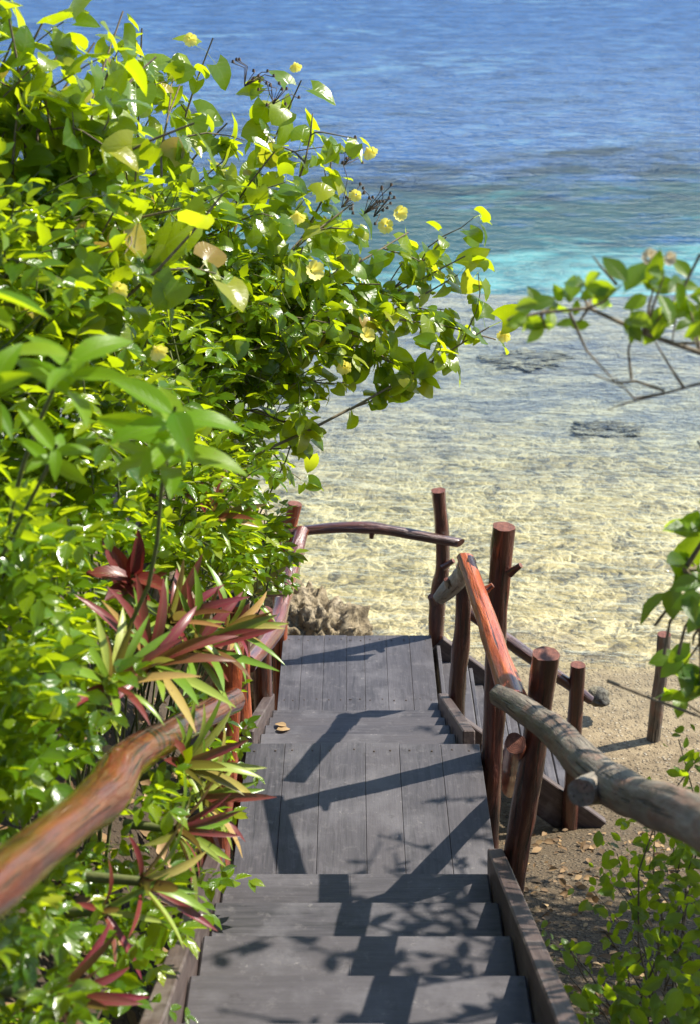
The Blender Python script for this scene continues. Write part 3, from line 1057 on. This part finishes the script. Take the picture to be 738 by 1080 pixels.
class Leaves:
    def __init__(self):
        self.P, self.D, self.N, self.S, self.R, self.W = [], [], [], [], [], []

    def add(self, p, d, n, s, r=None, wide=1.0):
        self.P.append(tuple(p))
        self.D.append(tuple(d))
        self.N.append(tuple(n))
        self.S.append(s)
        self.R.append(random.random() if r is None else r)
        self.W.append(wide)

    def build(self, name, kind, mat, parent=None):
        if not self.P:
            return None
        P, D, N = (np.array(a, float) for a in (self.P, self.D, self.N))
        S, RN, W = np.array(self.S), np.array(self.R), np.array(self.W)
        D /= np.linalg.norm(D, axis=1, keepdims=True) + 1e-9
        X = np.cross(D, N)
        X /= np.linalg.norm(X, axis=1, keepdims=True) + 1e-9
        Zv = np.cross(X, D)
        tp = TPL[kind]
        pick = rng.integers(0, len(tp), len(P))
        Vs, Us, Fs, Rs = [], [], [], []
        base = 0
        for i, (tv, tu, tf) in enumerate(tp):
            s = np.where(pick == i)[0]
            if not len(s):
                continue
            vv = (P[s, None, :] + S[s, None, None] * (tv[None, :, 0:1] * W[s, None, None] * X[s, None, :] + tv[None, :, 1:2] * D[s, None, :] + tv[None, :, 2:3] * Zv[s, None, :]))
            k = len(tv)
            Vs.append(vv.reshape(-1, 3))
            Us.append(np.tile(tu, (len(s), 1)))
            Fs.append((tf[None] + (base + np.arange(len(s)) * k)[:, None, None]).reshape(-1, 4))
            Rs.append(np.repeat(RN[s], k))
            base += len(s) * k
        me = np_mesh(name, np.concatenate(Vs), np.concatenate(Fs), [mat], True, np.concatenate(Us), {"rnd": np.concatenate(Rs)})
        return link(name, me, parent)


class Stems:
    """thin stems, five sided"""

    def __init__(self):
        self.V, self.F = [], []

    def add(self, pts, r0, r1, seg=5):
        pts = [Vector(p) for p in pts]
        base = len(self.V)
        for i, q in enumerate(pts):
            t = (pts[min(i + 1, len(pts) - 1)] - pts[max(i - 1, 0)]).normalized()
            x = t.cross(Vector((0.2, 0.35, 0.9)))
            if x.length < 0.05:
                x = t.cross(Vector((1, 0, 0)))
            x.normalize()
            y = t.cross(x)
            r = r0 + (r1 - r0) * i / (len(pts) - 1)
            for k in range(seg):
                a = 2 * math.pi * k / seg
                self.V.append(tuple(q + x * math.cos(a) * r + y * math.sin(a) * r))
        for i in range(len(pts) - 1):
            for k in range(seg):
                k2 = (k + 1) % seg
                a = base + i * seg
                self.F.append((a + k, a + k2, a + seg + k2, a + seg + k))

    def build(self, name, mat, parent=None):
        if self.V:
            return link(name, np_mesh(name, self.V, self.F, [mat]), parent)


def rv(s=1.0):
    return Vector((random.gauss(0, s), random.gauss(0, s), random.gauss(0, s)))


def curve_pts(a, b, n, sag, wig):
    a, b = Vector(a), Vector(b)
    L = (b - a).length
    out = []
    o1, o2 = rv(wig * L), rv(wig * L)
    for i in range(n + 1):
        t = i / n
        p = a.lerp(b, t) + o1 * math.sin(math.pi * t) + o2 * math.sin(2 * math.pi * t) * 0.5
        p.z += sag * L * math.sin(math.pi * t)
        out.append(p)
    return out


# ------------------------------------------------------------------ sea hibiscus leaning out from the bank
def hib_leaf(L, p, out, size, r=None):
    d = Vector(out) * 0.7 + Vector((0, 0, -0.55)) + rv(0.42)
    n = Vector((0.25, -0.42, 0.65)) + SUN * 0.5 + rv(0.42)
    base = Vector(p) + d.normalized() * size * 0.5
    L.add(base, d, n, size, r, random.uniform(0.88, 1.12))


def hib_limb(L, S, pts, r0, density=1.0, size=0.115, start=0.3):
    S.add(pts, r0, r0 * 0.35, 6)
    n = len(pts) - 1
    for i in range(n):
        t0 = i / n
        if t0 < start:
            continue
        seg = (pts[i + 1] - pts[i])
        k = max(1, int(seg.length / 0.045 * density + random.random()))
        for j in range(k):
            p = pts[i] + seg * random.random()
            o = seg.normalized() * 0.5 + rv(0.7)
            hib_leaf(L, p, o, size * random.choice((0.55, 0.75, 0.9, 1.0, 1.0, 1.15, 1.3)) * random.uniform(0.9, 1.1))
        if random.random() < 0.75 * density:
            e = pts[i] + (seg.normalized() * 0.6 + rv(0.55) + Vector((0.10, -0.05, 0.10))).normalized() * random.uniform(0.16, 0.36)
            tp = curve_pts(pts[i], e, 4, 0.05, 0.05)
            S.add(tp, r0 * 0.45, 0.002, 4)
            for q in tp[1:]:
                for _ in range(2):
                    hib_leaf(L, q, (e - pts[i]).normalized() * 0.6 + rv(0.6), size * random.uniform(0.55, 1.05))
            hib_leaf(L, e, (e - pts[i]).normalized(), size * random.uniform(0.5, 0.8))


def flower(parent, p, r, face, mat=M_PETAL):
    """cup of five overlapping petals"""
    V, F = [], []
    f = Vector(face).normalized()
    x = f.cross(Vector((0.1, 0.2, 1))).normalized()
    y = f.cross(x)
    for k in range(5):
        a0 = 2 * math.pi * k / 5
        b = len(V)
        for i in range(5):
            t = i / 4
            rad = r * (0.15 + 0.85 * t ** 1.2)
            for j in range(5):
                a = a0 + (j / 4 - 0.5) * 1.75 * (0.45 + 0.55 * math.sin(math.pi * min(t * 0.8 + 0.15, 1)))
                rr_ = rad * (1 + 0.06 * math.sin(j * 2.2 + k))
                V.append(Vector(p) + (x * math.cos(a) + y * math.sin(a)) * rr_ + f * (r * (1.15 * math.sqrt(t) - 0.1 * (j % 2) * t + 0.05 * (k % 2))))
        for i in range(4):
            for j in range(4):
                F.append((b + i * 5 + j, b + i * 5 + j + 1, b + i * 5 + j + 6, b + i * 5 + j + 5))
    return link("flower", np_mesh("flower", [tuple(v) for v in V], F, [mat]), parent)


def hibiscus(label, root, fork, tips, size, flowers, pods, density=1.0):
    t = empty("hibiscus_tree", root, label, "tree", "sea hibiscus on the bank")
    L, S = Leaves(), Stems()
    m = MB()
    m.tube([root, Vector(root).lerp(Vector(fork), 0.5) + Vector((0.08, 0.05, 0)), fork], [0.075, 0.065, 0.05], seg=10, wob=0.1, sub=4)
    m.build("trunk", [M_TWIG, M_TWIG], t)
    for (px, py, d, *rest) in tips:
        tip = at(px, py, d)
        st_ = Vector(fork) + Vector((random.uniform(-0.2, 0.2), random.uniform(-0.3, 0.3), random.uniform(-0.4, 0.25)))
        pts = curve_pts(st_, tip, 9, 0.06, 0.05)
        hib_limb(L, S, pts, 0.010, density, size, rest[0] if rest else 0.3)
    S.build("branches", M_TWIG, t)
    L.build("foliage", 'heart', M_HIB, t)
    for (px, py, d, r) in flowers:
        flower(t, at(px, py, d), r, (random.uniform(-.3, .5), -0.6 + random.uniform(-.3, .3), random.uniform(-.6, .5)))
    for (px, py, d) in pods:
        PS = Stems()
        c = at(px, py, d)
        for _ in range(9):
            e = c + rv(0.045)
            PS.add([c + Vector((-0.05, 0, -0.06)), c.lerp(e, 0.5), e], 0.002, 0.002, 4)
            PS.add([e, e + Vector((0, 0, 0.006)), e + Vector((0, 0, 0.012))], 0.008, 0.005, 5)
        PS.build("seed_cluster", M_POD, t)
    return t


hibiscus("sea hibiscus with yellow flowers, heart shaped leaves reaching out over the water at upper left",
         (-1.15, 6.2, 2.2), (-0.95, 6.1, 3.55),
         [(225, 40, 6.5, .45), (150, 30, 6.2, .4), (318, 85, 6.6, .5), (330, 120, 6.4, .4), (350, 165, 6.6, .4), (372, 215, 6.5, .35), (430, 245, 6.6, .4), (470, 250, 6.7, .55),
          (482, 290, 6.6, .55), (522, 358, 6.5, .5), (515, 345, 6.4, .55), (490, 270, 6.6, .5), (440, 395, 6.4, .5), (400, 300, 6.3, .3), (395, 360, 6.3, .3), (345, 400, 6.2, .25), (330, 470, 6.5, .3), (310, 450, 6.2, .3),
          (290, 160, 6.0, .3), (260, 230, 5.8, .25), (320, 260, 6.1, .25), (240, 130, 6.1, .35), (190, 90, 6.2, .35), (120, 60, 6.0, .35), (205, 190, 5.9, .2), (300, 330, 6.0, .2), (250, 300, 5.8, .1),
          (230, 370, 5.9, .1), (360, 330, 6.3, .2), (170, 250, 5.9, .1), (280, 400, 6.1, .1), (130, 160, 5.9, .2), (90, 110, 5.8, .2)],
         0.104,
         [(328, 286, 5.75, .042), (418, 224, 6.45, .036), (406, 238, 6.45, .036), (386, 156, 6.45, .036), (313, 223, 5.8, .034), (532, 350, 6.4, .034), (384, 356, 6.1, .036),
          (364, 386, 6.1, .034), (311, 66, 6.5, .028), (200, 40, 6.4, .030), (375, 205, 6.4, .028)],
         [(270, 76, 6.4), (300, 95, 6.4), (372, 205, 6.5), (395, 212, 6.5), (405, 215, 6.5), (375, 160, 6.5)], 1.0)
hibiscus("nearer sea hibiscus with larger broad leaves crowding the upper left corner",
         (-1.45, 4.6, 2.7), (-1.35, 4.6, 4.2),
         [(-15, -25, 4.8, .35), (22, -12, 4.9, .4), (48, 18, 5.0, .4), (100, 45, 5.3, .35), (130, 12, 5.6, .5), (80, 85, 5.0, .3), (165, 60, 5.4, .4), (10, 20, 4.7, .3), (60, 60, 4.8, .35), (20, 110, 4.6, .25), (85, 160, 4.6, .3), (30, 190, 4.5, .2), (125, 215, 4.5, .3), (205, 130, 4.5, .62), (235, 205, 4.5, .62), (160, 270, 4.5, .3), (60, 250, 4.3, .2),
          (-30, 150, 4.5, .2), (-40, 60, 4.7, .2), (110, 300, 4.3, .2), (15, 40, 4.9, .3), (190, 220, 4.6, .45), (100, 110, 4.8, .35), (-10, 240, 4.3, .2)],
         0.115,
         [(124, 304, 4.2, .030), (163, 366, 4.2, .030)], [], 0.75)


# ------------------------------------------------------------------ undergrowth of the bank
CTRL = np.array([(0, 300, 3.9), (0, 600, 3.2), (0, 750, 2.8), (130, 700, 3.7), (200, 500, 4.9), (60, 450, 3.9), (200, 620, 4.9), (285, 600, 6.4),
                 (300, 480, 6.7), (0, 1000, 2.35), (130, 950, 3.2), (200, 900, 3.95), (60, 1060, 2.5), (0, 100, 4.8), (200, 200, 5.5), (300, 250, 6.3), (140, 840, 3.5),
                 (270, 690, 6.2), (60, 800, 2.9), (150, 600, 4.3), (100, 1080, 2.7), (250, 420, 5.9)], float)


def hull_d(px, py):
    dd = (CTRL[:, 0] - px) ** 2 + (CTRL[:, 1] - py) ** 2 + 900
    wt = 1 / dd ** 1.5
    return float((wt * CTRL[:, 2]).sum() / wt.sum())


def in_poly(px, py, poly):
    c = False
    j = len(poly) - 1
    for i in range(len(poly)):
        xi, yi = poly[i]
        xj, yj = poly[j]
        if (yi > py) != (yj > py) and px < (xj - xi) * (py - yi) / (yj - yi) + xi:
            c = not c
        j = i
    return c


def sprig(L, S, p, d, n_pairs, leaf, length, mat_bias=None, fold=0.5):
    d = Vector(d).normalized()
    pts = [Vector(p)]
    cur = d.copy()
    for i in range(n_pairs):
        cur = (cur + Vector((0, 0, -0.10)) + rv(0.06)).normalized()
        pts.append(pts[-1] + cur * length / n_pairs)
    if S is not None:
        S.add(pts, 0.0035, 0.0015, 4)
    base = random.random()
    for i in range(1, len(pts)):
        t = (pts[i] - pts[i - 1]).normalized()
        side = t.cross(Vector((0, 0, 1)) + rv(0.3)).normalized()
        upn = side.cross(t)
        if upn.z < 0:
            upn = -upn
        for s in (-1, 1):
            dd = t * 0.55 + side * s * 0.85 + Vector((0, 0, -0.15)) + rv(0.18)
            L.add(pts[i], dd, upn + SUN * 0.35 + Vector((0.15, -0.25, 0)) + rv(0.28), leaf * random.uniform(0.7, 1.15), min(1, max(0, base * 0.6 + random.random() * 0.4)))
    L.add(pts[-1], (pts[-1] - pts[-2]), Vector((0, 0, 1)) + SUN * 0.4 + rv(0.25), leaf * random.uniform(0.9, 1.2), base)


def fill(poly, count, leaf, depth, pairs, length, L, S, out=Vector((0.35, -0.45, 0.7)), seedoff=0.0, clump=0.0):
    xs_ = [p[0] for p in poly]
    ys_ = [p[1] for p in poly]
    n = 0
    tries = 0
    while n < count and tries < count * 40:
        tries += 1
        px, py = random.uniform(min(xs_), max(xs_)), random.uniform(min(ys_), max(ys_))
        if not in_poly(px, py, poly):
            continue
        q = mnoise.noise(Vector((px / 55.0, py / 55.0, seedoff)))
        if q < clump - 0.35 and random.random() < 0.75:
            continue
        d = hull_d(px, py) + random.random() ** 1.4 * depth - 0.30 * q
        p = at(px, py, d)
        sprig(L, S, p, out + rv(0.45), random.randint(*pairs), leaf * random.uniform(0.75, 1.25), length * random.uniform(0.7, 1.2))
        n += 1


def bush(name, label, cat, poly, count, leaf, mat, depth=0.6, pairs=(2, 4), length=0.2, kind='small', root=None, seedoff=0.0, group=None, clump=0.0, out=Vector((0.35, -0.45, 0.7))):
    px = sum(p[0] for p in poly) / len(poly)
    py = sum(p[1] for p in poly) / len(poly)
    c = at(px, py, hull_d(px, py) + 0.4)
    zg = float(ground_height(np.array([[c.x]]), np.array([[c.y]]))[0, 0])
    t = empty(name, (c.x, c.y, zg), label, cat, group)
    L, S = Leaves(), Stems()
    fill(poly, count, leaf, depth, pairs, length, L, S, out, seedoff, clump)
    for _ in range(14):
        q = random.choice(L.P)
        b = Vector((min(c.x, -1.0) - random.uniform(0, .3), c.y + random.uniform(-.25, .25), zg - 0.05))
        S.add(curve_pts(b, q, 6, 0.08, 0.06), 0.008, 0.003, 5)
    S.build("stems", M_GTWIG, t)
    L.build("foliage", kind, mat, t)
    return t


# shrubs that can be told apart by place and leaf
bush("leafy_shrub", "tall dense shrub of small glossy leaves under the hibiscus, left of the far rail", "shrub",
     [(120, 210), (300, 270), (340, 370), (303, 450), (278, 520), (262, 560), (200, 560), (110, 480), (70, 330)], 360, 0.075, M_SML, 0.8, (2, 4), 0.24, seedoff=1.0, group="green shrubs on the bank")
bush("leafy_shrub", "bright green shrub with pointed leaves at the left edge below the hibiscus", "shrub",
     [(-60, 210), (110, 210), (130, 330), (120, 480), (-60, 520)], 330, 0.078, M_SML, 0.7, (2, 4), 0.22, seedoff=2.0, group="green shrubs on the bank")
bush("leafy_shrub", "low trailing shrub of shiny leaves close by the leaning left rail of the lower landing", "shrub",
     [(190, 540), (285, 555), (296, 590), (275, 630), (215, 622), (175, 590)], 180, 0.070, M_SML, 0.5, (2, 3), 0.18, seedoff=3.0, group="green shrubs on the bank")

# ground cover nobody could count
L, S = Leaves(), Stems()
fill([(-60, 480), (120, 470), (205, 540), (190, 610), (105, 660), (70, 790), (-60, 880)], 560, 0.066, 0.6, (2, 4), 0.17, L, S, seedoff=4.0)
fill([(-60, 1000), (60, 900), (150, 830), (215, 860), (225, 930), (185, 1000), (135, 1090), (-60, 1120)], 190, 0.058, 0.35, (2, 3), 0.14, L, S, seedoff=5.0, clump=0.15)
fill([(170, 720), (262, 690), (255, 760), (245, 800), (200, 850)], 26, 0.055, 0.3, (2, 3), 0.12, L, S, seedoff=6.0)
m1 = L.build("ground_cover", 'small', M_SML)
tag(m1, "tangle of small glossy green leaves covering the bank left of the stairs", "ground cover", kind="stuff")

# dry litter on the bank
L = Leaves()
for _ in range(900):
    x, y = random.uniform(-1.9, -0.62), random.uniform(1.6, 6.8)
    z = float(ground_height(np.array([[x]]), np.array([[y]]))[0, 0]) + 0.015
    L.add((x, y, z), (random.gauss(0, 1), random.gauss(0, 1), random.gauss(0, 0.3)), (random.gauss(0, .4), random.gauss(0, .4), 1), random.uniform(0.05, 0.13))
for _ in range(1100):
    x, y = random.uniform(0.75, 2.6), random.uniform(2.5, 7.2)
    z = float(ground_height(np.array([[x]]), np.array([[y]]))[0, 0]) + 0.012
    L.add((x, y, z), (random.gauss(0, 1), random.gauss(0, 1), random.gauss(0, 0.3)), (random.gauss(0, .4), random.gauss(0, .4), 1), random.uniform(0.03, 0.08))
o = L.build("leaf_litter", 'small', M_DRY)
tag(o, "dry brown leaves scattered over the soil beside the stairs", "leaf litter", kind="stuff")


# big near lance leaves
def whorl(L, S, c, axis_, n, size, spread=(0.5, 1.2), jit=0.2):
    ax = Vector(axis_).normalized()
    x = ax.cross(Vector((0.3, 0.1, 1))).normalized()
    y = ax.cross(x)
    for k in range(n):
        a = 2.4 * k + random.uniform(-0.3, 0.3)
        o = x * math.cos(a) + y * math.sin(a)
        sp = random.uniform(*spread)
        d = o * sp + ax * (1.1 - 0.5 * sp) + rv(jit * 0.4)
        L.add(Vector(c) + ax * (-0.012 * (n - k)), d, ax + o * -0.3 + rv(jit), size * random.uniform(0.75, 1.15))


t = empty("broadleaf_shrub", at(-60, 800, 3.0), "blurred near shrub with long lance shaped leaves in whorls, left edge halfway up", "shrub")
L, S = Leaves(), Stems()
for (px, py, d, n, s, axv) in ((185, 430, 3.0, 15, 0.165, (0.15, -0.22, 0.95)), (75, 372, 2.8, 9, 0.15, (0.15, -0.22, 0.95)), (-25, 290, 2.7, 7, 0.15, (0.15, -0.22, 0.95)),
                               (-15, 400, 2.6, 7, 0.14, (0.2, -0.6, 0.7)), (60, 470, 2.95, 7, 0.11, (0.3, -0.5, 0.7))):
    c = at(px, py, d)
    whorl(L, S, c, axv, n, s, (0.9, 1.6), 0.3)
    S.add(curve_pts(at(px - 70, py + 260, d + 0.7), c, 6, 0.05, 0.04), 0.007, 0.004, 6)
S.build("stems", M_GTWIG, t)
L.build("foliage", 'lance', M_BRD, t)

# dark red leaves in the middle of the green
t = empty("red_leaf_plant", at(140, 650, 4.5), "small plant with dark red upright leaves in the middle of the green bank", "plant")
L, S = Leaves(), Stems()
whorl(L, S, at(140, 605, 4.1), (0.2, -0.5, 0.8), 11, 0.17, (0.3, 1.0))
S.add([at(140, 680, 4.3), at(140, 640, 4.2), at(140, 605, 4.1)], 0.008, 0.006)
S.build("stem", M_GTWIG, t)
L.build("foliage", 'lance', M_RRD, t)


# boat lilies (purple and green sword leaves)
def boat_lily(px, py, d, n, size, axv, label):
    c = at(px, py, d)
    t = empty("boat_lily", c, label, "plant", "boat lilies beside the stairs")
    L = Leaves()
    ax = Vector(axv).normalized()
    x = ax.cross(Vector((0.25, 0.1, 1))).normalized()
    y = ax.cross(x)
    for k in range(n):
        a = 2.4 * k + random.uniform(-0.25, 0.25)
        o = x * math.cos(a) + y * math.sin(a)
        sp = 0.15 + 1.15 * ((k + 0.5) / n)
        dd = o * sp + ax * (1.1 - 0.35 * sp) + rv(0.06)
        L.add(c + o * 0.015, dd, ax - o * 0.5 + rv(0.1), size * random.uniform(0.75, 1.15), random.random(), random.uniform(0.9, 1.25))
    L.build("leaves", 'sword', M_RHO, t)
    S = Stems()
    S.add([c - ax * 0.18, c - ax * 0.08, c + ax * 0.02], 0.016, 0.013, 7)
    S.build("stem", M_GTWIG, t)


for a in ((118, 722, 3.35, 17, 0.22, (0.40, -0.35, 0.85), "boat lily with upright purple leaves just behind the bulge of the left rail"),
          (158, 700, 3.70, 20, 0.28, (0.50, -0.35, 0.80), "tall striped boat lily behind the middle of the left rail"),
          (203, 684, 4.10, 20, 0.28, (0.60, -0.35, 0.70), "striped boat lily leaning over the far end of the crooked left rail"),
          (180, 655, 4.10, 16, 0.24, (0.45, -0.40, 0.80), "boat lily standing highest of those behind the left rail"),
          (240, 664, 4.65, 16, 0.23, (0.70, -0.40, 0.55), "boat lily spilling towards the foot of the flight below the upper landing"),
          (192, 808, 3.75, 18, 0.25, (0.85, -0.30, 0.45), "yellow green boat lily under the left rail beside the upper landing"),
          (208, 842, 3.78, 16, 0.23, (0.90, -0.35, 0.25), "boat lily with maroon tips over the edge of the upper landing"),
          (186, 875, 3.5, 16, 0.22, (0.90, -0.35, 0.15), "reddish boat lily under the left rail with leaf tips over the steps"),
          (150, 930, 3.05, 11, 0.22, (0.85, -0.35, 0.2), "sparse boat lily with pale leaves near the second step"),
          (60, 1050, 2.6, 14, 0.22, (0.85, -0.4, 0.3), "boat lily at the bottom left corner with leaves reaching the stringer"),
          (110, 960, 2.95, 7, 0.18, (0.7, -0.4, 0.4), "half buried boat lily below the near end of the left rail"),
          (222, 545, 5.0, 12, 0.20, (0.5, -0.5, 0.6), "boat lily high on the bank below the hibiscus"),
          (265, 560, 6.2, 12, 0.22, (0.7, -0.4, 0.45), "boat lily hanging beside the end of the bowed sea rail"),
          (258, 625, 5.9, 11, 0.22, (0.7, -0.4, 0.4), "boat lily drooping in front of the leaning peeled rail")):
    boat_lily(*a)


# ------------------------------------------------------------------ right hand side growth
def leafy_branch(L, S, pts, r0, size, dens, start=0.0, droop=0.2):
    S.add(pts, r0, r0 * 0.4, 6)
    n = len(pts) - 1
    for i in range(int(start * n), n):
        seg = pts[i + 1] - pts[i]
        k = int(dens * seg.length / 0.03 + random.random())
        for j in range(k):
            p = pts[i] + seg * random.random()
            d = seg.normalized() * 0.4 + rv(0.7) + Vector((0, 0, -droop))
            L.add(p, d, Vector((0.1, -0.5, 0.6)) + rv(0.4), size * random.uniform(0.65, 1.15))


sh = empty("shore_shrub", (1.75, 3.0, 2.2), "thin branch with oval leaves reaching in from the right above the water", "shrub", "shrubs at the right edge")
L, S = Leaves(), Stems()
D0 = 2.9
main = [at(1050, 700, 3.0), at(900, 470, 2.95), at(800, 390, D0), at(738, 372, D0), at(680, 352, D0), at(620, 325, D0), at(570, 330, D0), at(535, 338, D0)]
S.add([Vector((1.75, 3.0, 2.2)), Vector((1.7, 3.0, 3.2)), main[0]], 0.03, 0.02, 8)
S.add(main, 0.009, 0.0025, 6)
for (px, py, n, s) in ((548, 335, 5, .066), (585, 318, 6, .070), (575, 345, 6, .068), (612, 305, 6, .070), (640, 315, 4, .070), (655, 300, 4, .085), (690, 300, 5, .085), (700, 330, 5, .080), (725, 320, 6, .085),
                       (665, 335, 4, .080), (735, 345, 6, .080), (700, 290, 4, .085), (610, 340, 3, .06), (720, 300, 4, .08), (760, 330, 8, .08), (800, 320, 8, .08)):
    c = at(px, py, D0 + random.uniform(-0.1, 0.1))
    q = min(main, key=lambda v: (v - c).length)
    S.add([q, q.lerp(c, 0.5) + rv(0.008), c], 0.004, 0.0018, 4)
    for k in range(n):
        L.add(c + rv(0.012), rv(0.75) + Vector((-0.15, -0.1, -0.05)), Vector((0.1, -0.55, 0.6)) + rv(0.35), s * random.uniform(0.6, 1.0))
for a in ([(738, 268), (722, 300), (712, 335), (708, 362)], [(760, 400), (735, 405), (700, 415), (660, 425), (640, 432)], [(720, 408), (705, 385), (690, 360)], [(700, 412), (670, 402), (650, 404), (625, 395)],
          [(665, 400), (662, 370), (668, 345)], [(650, 300), (632, 280), (625, 270)], [(700, 415), (668, 420), (648, 398)], [(600, 330), (618, 370), (655, 410)], [(715, 362), (735, 362), (770, 360)]):
    S.add([at(px, py, D0 + 0.03) for px, py in a], 0.0038, 0.0015, 5)
S.build("branches", M_TWIG, sh)
L.build("foliage", 'oval', M_RGT, sh)
flower(sh, at(683, 272, D0), 0.018, (0, -1, 0.4), M_WHITE)
flower(sh, at(702, 272, D0), 0.015, (0.3, -1, 0.2), M_WHITE)

sh = empty("shore_shrub", (1.55, 3.6, 2.0), "upright shrub with broad leaves at the right edge above the lone beach post", "shrub", "shrubs at the right edge")
L, S = Leaves(), Stems()
D1 = 3.2
stem = [Vector((1.55, 3.6, 1.7)), at(800, 900, 3.4), at(770, 760, 3.3), at(738, 660, D1), at(722, 600, D1), at(760, 540, D1)]
S.add(stem, 0.016, 0.006, 6)
for (px, py, n, s) in ((735, 555, 6, .10), (720, 585, 4, .11), (708, 620, 4, .13), (735, 610, 5, .11), (730, 645, 4, .09), (722, 700, 6, .085), (738, 720, 7, .09), (712, 735, 4, .075), (730, 680, 3, .08),
                       (770, 560, 9, .11), (775, 620, 9, .11), (770, 700, 9, .10), (735, 465, 1, .05), (790, 500, 9, .11), (800, 780, 10, .1)):
    c = at(px, py, D1 + random.uniform(-0.12, 0.12))
    q = min(stem, key=lambda v: (v - c).length)
    S.add([q, q.lerp(c, 0.5) + rv(0.012), c], 0.005, 0.002, 4)
    for k in range(n):
        L.add(c + rv(0.015), rv(0.7) + Vector((-0.35, -0.1, -0.15)), Vector((0.1, -0.55, 0.6)) + rv(0.35), s * random.uniform(0.7, 1.1))
for a in ([(700, 690), (706, 655), (722, 635)], [(690, 660), (705, 640), (725, 628)], [(640, 718), (690, 738), (738, 756), (790, 775)], [(715, 690), (722, 660), (738, 640)]):
    S.add([at(px, py, D1) for px, py in a], 0.005, 0.003, 5)
S.build("branches", M_TWIG, sh)
L.build("foliage", 'oval', M_RGT, sh)

sh = empty("shore_shrub", (1.25, 3.9, 1.9), "low shaded leafy shrub under the grey log rail at the bottom right", "shrub", "shrubs at the right edge")
L, S = Leaves(), Stems()
base = Vector((1.25, 3.9, 1.75))
for (px, py, d, n, s) in ((665, 905, 4.0, 14, .060), (690, 920, 4.0, 16, .06), (650, 935, 4.1, 10, .055), (715, 890, 3.9, 16, .06), (725, 940, 3.9, 16, .065), (735, 800, 3.9, 8, .06), (715, 780, 4.0, 5, .05), (685, 1000, 3.7, 10, .06),
                          (730, 1010, 3.6, 16, .07), (640, 1035, 3.6, 9, .07), (600, 1000, 3.7, 5, .06), (670, 1060, 3.4, 12, .08), (720, 1065, 3.3, 16, .08), (610, 1060, 3.4, 5, .07), (760, 960, 3.7, 20, .07), (770, 880, 3.8, 20, .07),
                          (690, 870, 4.1, 6, .05), (705, 960, 3.9, 12, .06), (640, 985, 3.9, 7, .06), (665, 960, 4.0, 9, .06), (625, 1050, 3.5, 7, .07), (690, 1040, 3.5, 12, .07), (655, 1075, 3.4, 10, .08), (735, 1060, 3.2, 16, .08), (710, 990, 3.7, 12, .07), (650, 900, 4.4, 8, .045), (625, 940, 4.5, 6, .045), (700, 850, 4.3, 8, .05), (600, 1030, 4.1, 6, .05), (675, 1020, 4.0, 12, .06), (740, 900, 4.0, 18, .065), (745, 850, 4.0, 16, .06), (580, 985, 4.3, 4, .04)):
    c = at(px, py, d)
    S.add(curve_pts(base + rv(0.06), c, 6, 0.05, 0.06), 0.006, 0.002, 5)
    for k in range(int(n * 1.5)):
        L.add(c + rv(0.06), rv(0.7) + Vector((-0.2, -0.1, -0.05)), Vector((0.1, -0.45, 0.75)) + rv(0.35), s * random.uniform(0.6, 1.15))
S.build("branches", M_TWIG, sh)
L.build("foliage", 'oval', M_RGT, sh)

# trees just outside the right edge whose leaves dapple the lower steps and the slope
for (root, mid_, top_, bx, nb, lab) in (((2.6, 4.2, 1.4), (2.5, 4.15, 2.8), (2.35, 4.0, 4.2), ((1.1, 3.0), (2.8, 5.8), (3.1, 5.0)), 175, "leafy tree just beyond the right edge that dapples the nearest steps"),
                                        ((4.3, 6.4, 0.7), (4.2, 6.3, 2.4), (4.0, 6.3, 3.9), ((2.2, 4.9), (4.4, 7.6), (3.0, 4.9)), 220, "leafy tree beyond the right edge that shades the gravel slope beside the stairs")):
    sh = empty("shore_tree", root, lab, "tree")
    L, S = Leaves(), Stems()
    m = MB()
    m.tube([root, mid_, top_], [0.08, 0.07, 0.055], seg=10, wob=0.1, sub=5)
    m.build("trunk", [M_TWIG, M_TWIG], sh)
    for _ in range(nb):
        while True:
            e = Vector((random.uniform(*bx[0]), random.uniform(*bx[1]), random.uniform(*bx[2])))
            zc = e.y * CP + (CAM_Z - e.z) * SP
            if e.x / zc > 0.285:
                break
        pts = curve_pts(Vector(top_) + Vector((0, 0, random.uniform(-0.8, 0.0))), e, 7, 0.05, 0.06)
        leafy_branch(L, S, pts, 0.012, 0.092, 0.6, 0.35)
    S.build("branches", M_TWIG, sh)
    L.build("foliage", 'oval', M_RGT, sh)

# ------------------------------------------------------------------ fallen leaves on the steps
for (px, py, d, s, rz, lab) in ((292, 763, 6.30, 0.075, 0.3, "curled orange brown leaf on the step, left of its pair"),
                                (302, 761, 6.33, 0.070, 2.6, "curled orange brown leaf on the step, right of its pair")):
    p = at(px, py, d)
    k = int((p.y - Y1B) / RUN2) + 1
    z = Z1 - RISE2 * k + 0.012
    L = Leaves()
    L.add((p.x, p.y, z), (math.cos(rz), math.sin(rz), 0.12), (0.1, 0.1, 1), s, 0.85, 1.3)
    o = L.build("fallen_leaf", 'oval', M_DRY)
    tag(o, lab, "leaf", "dry leaves fallen on the stairs")
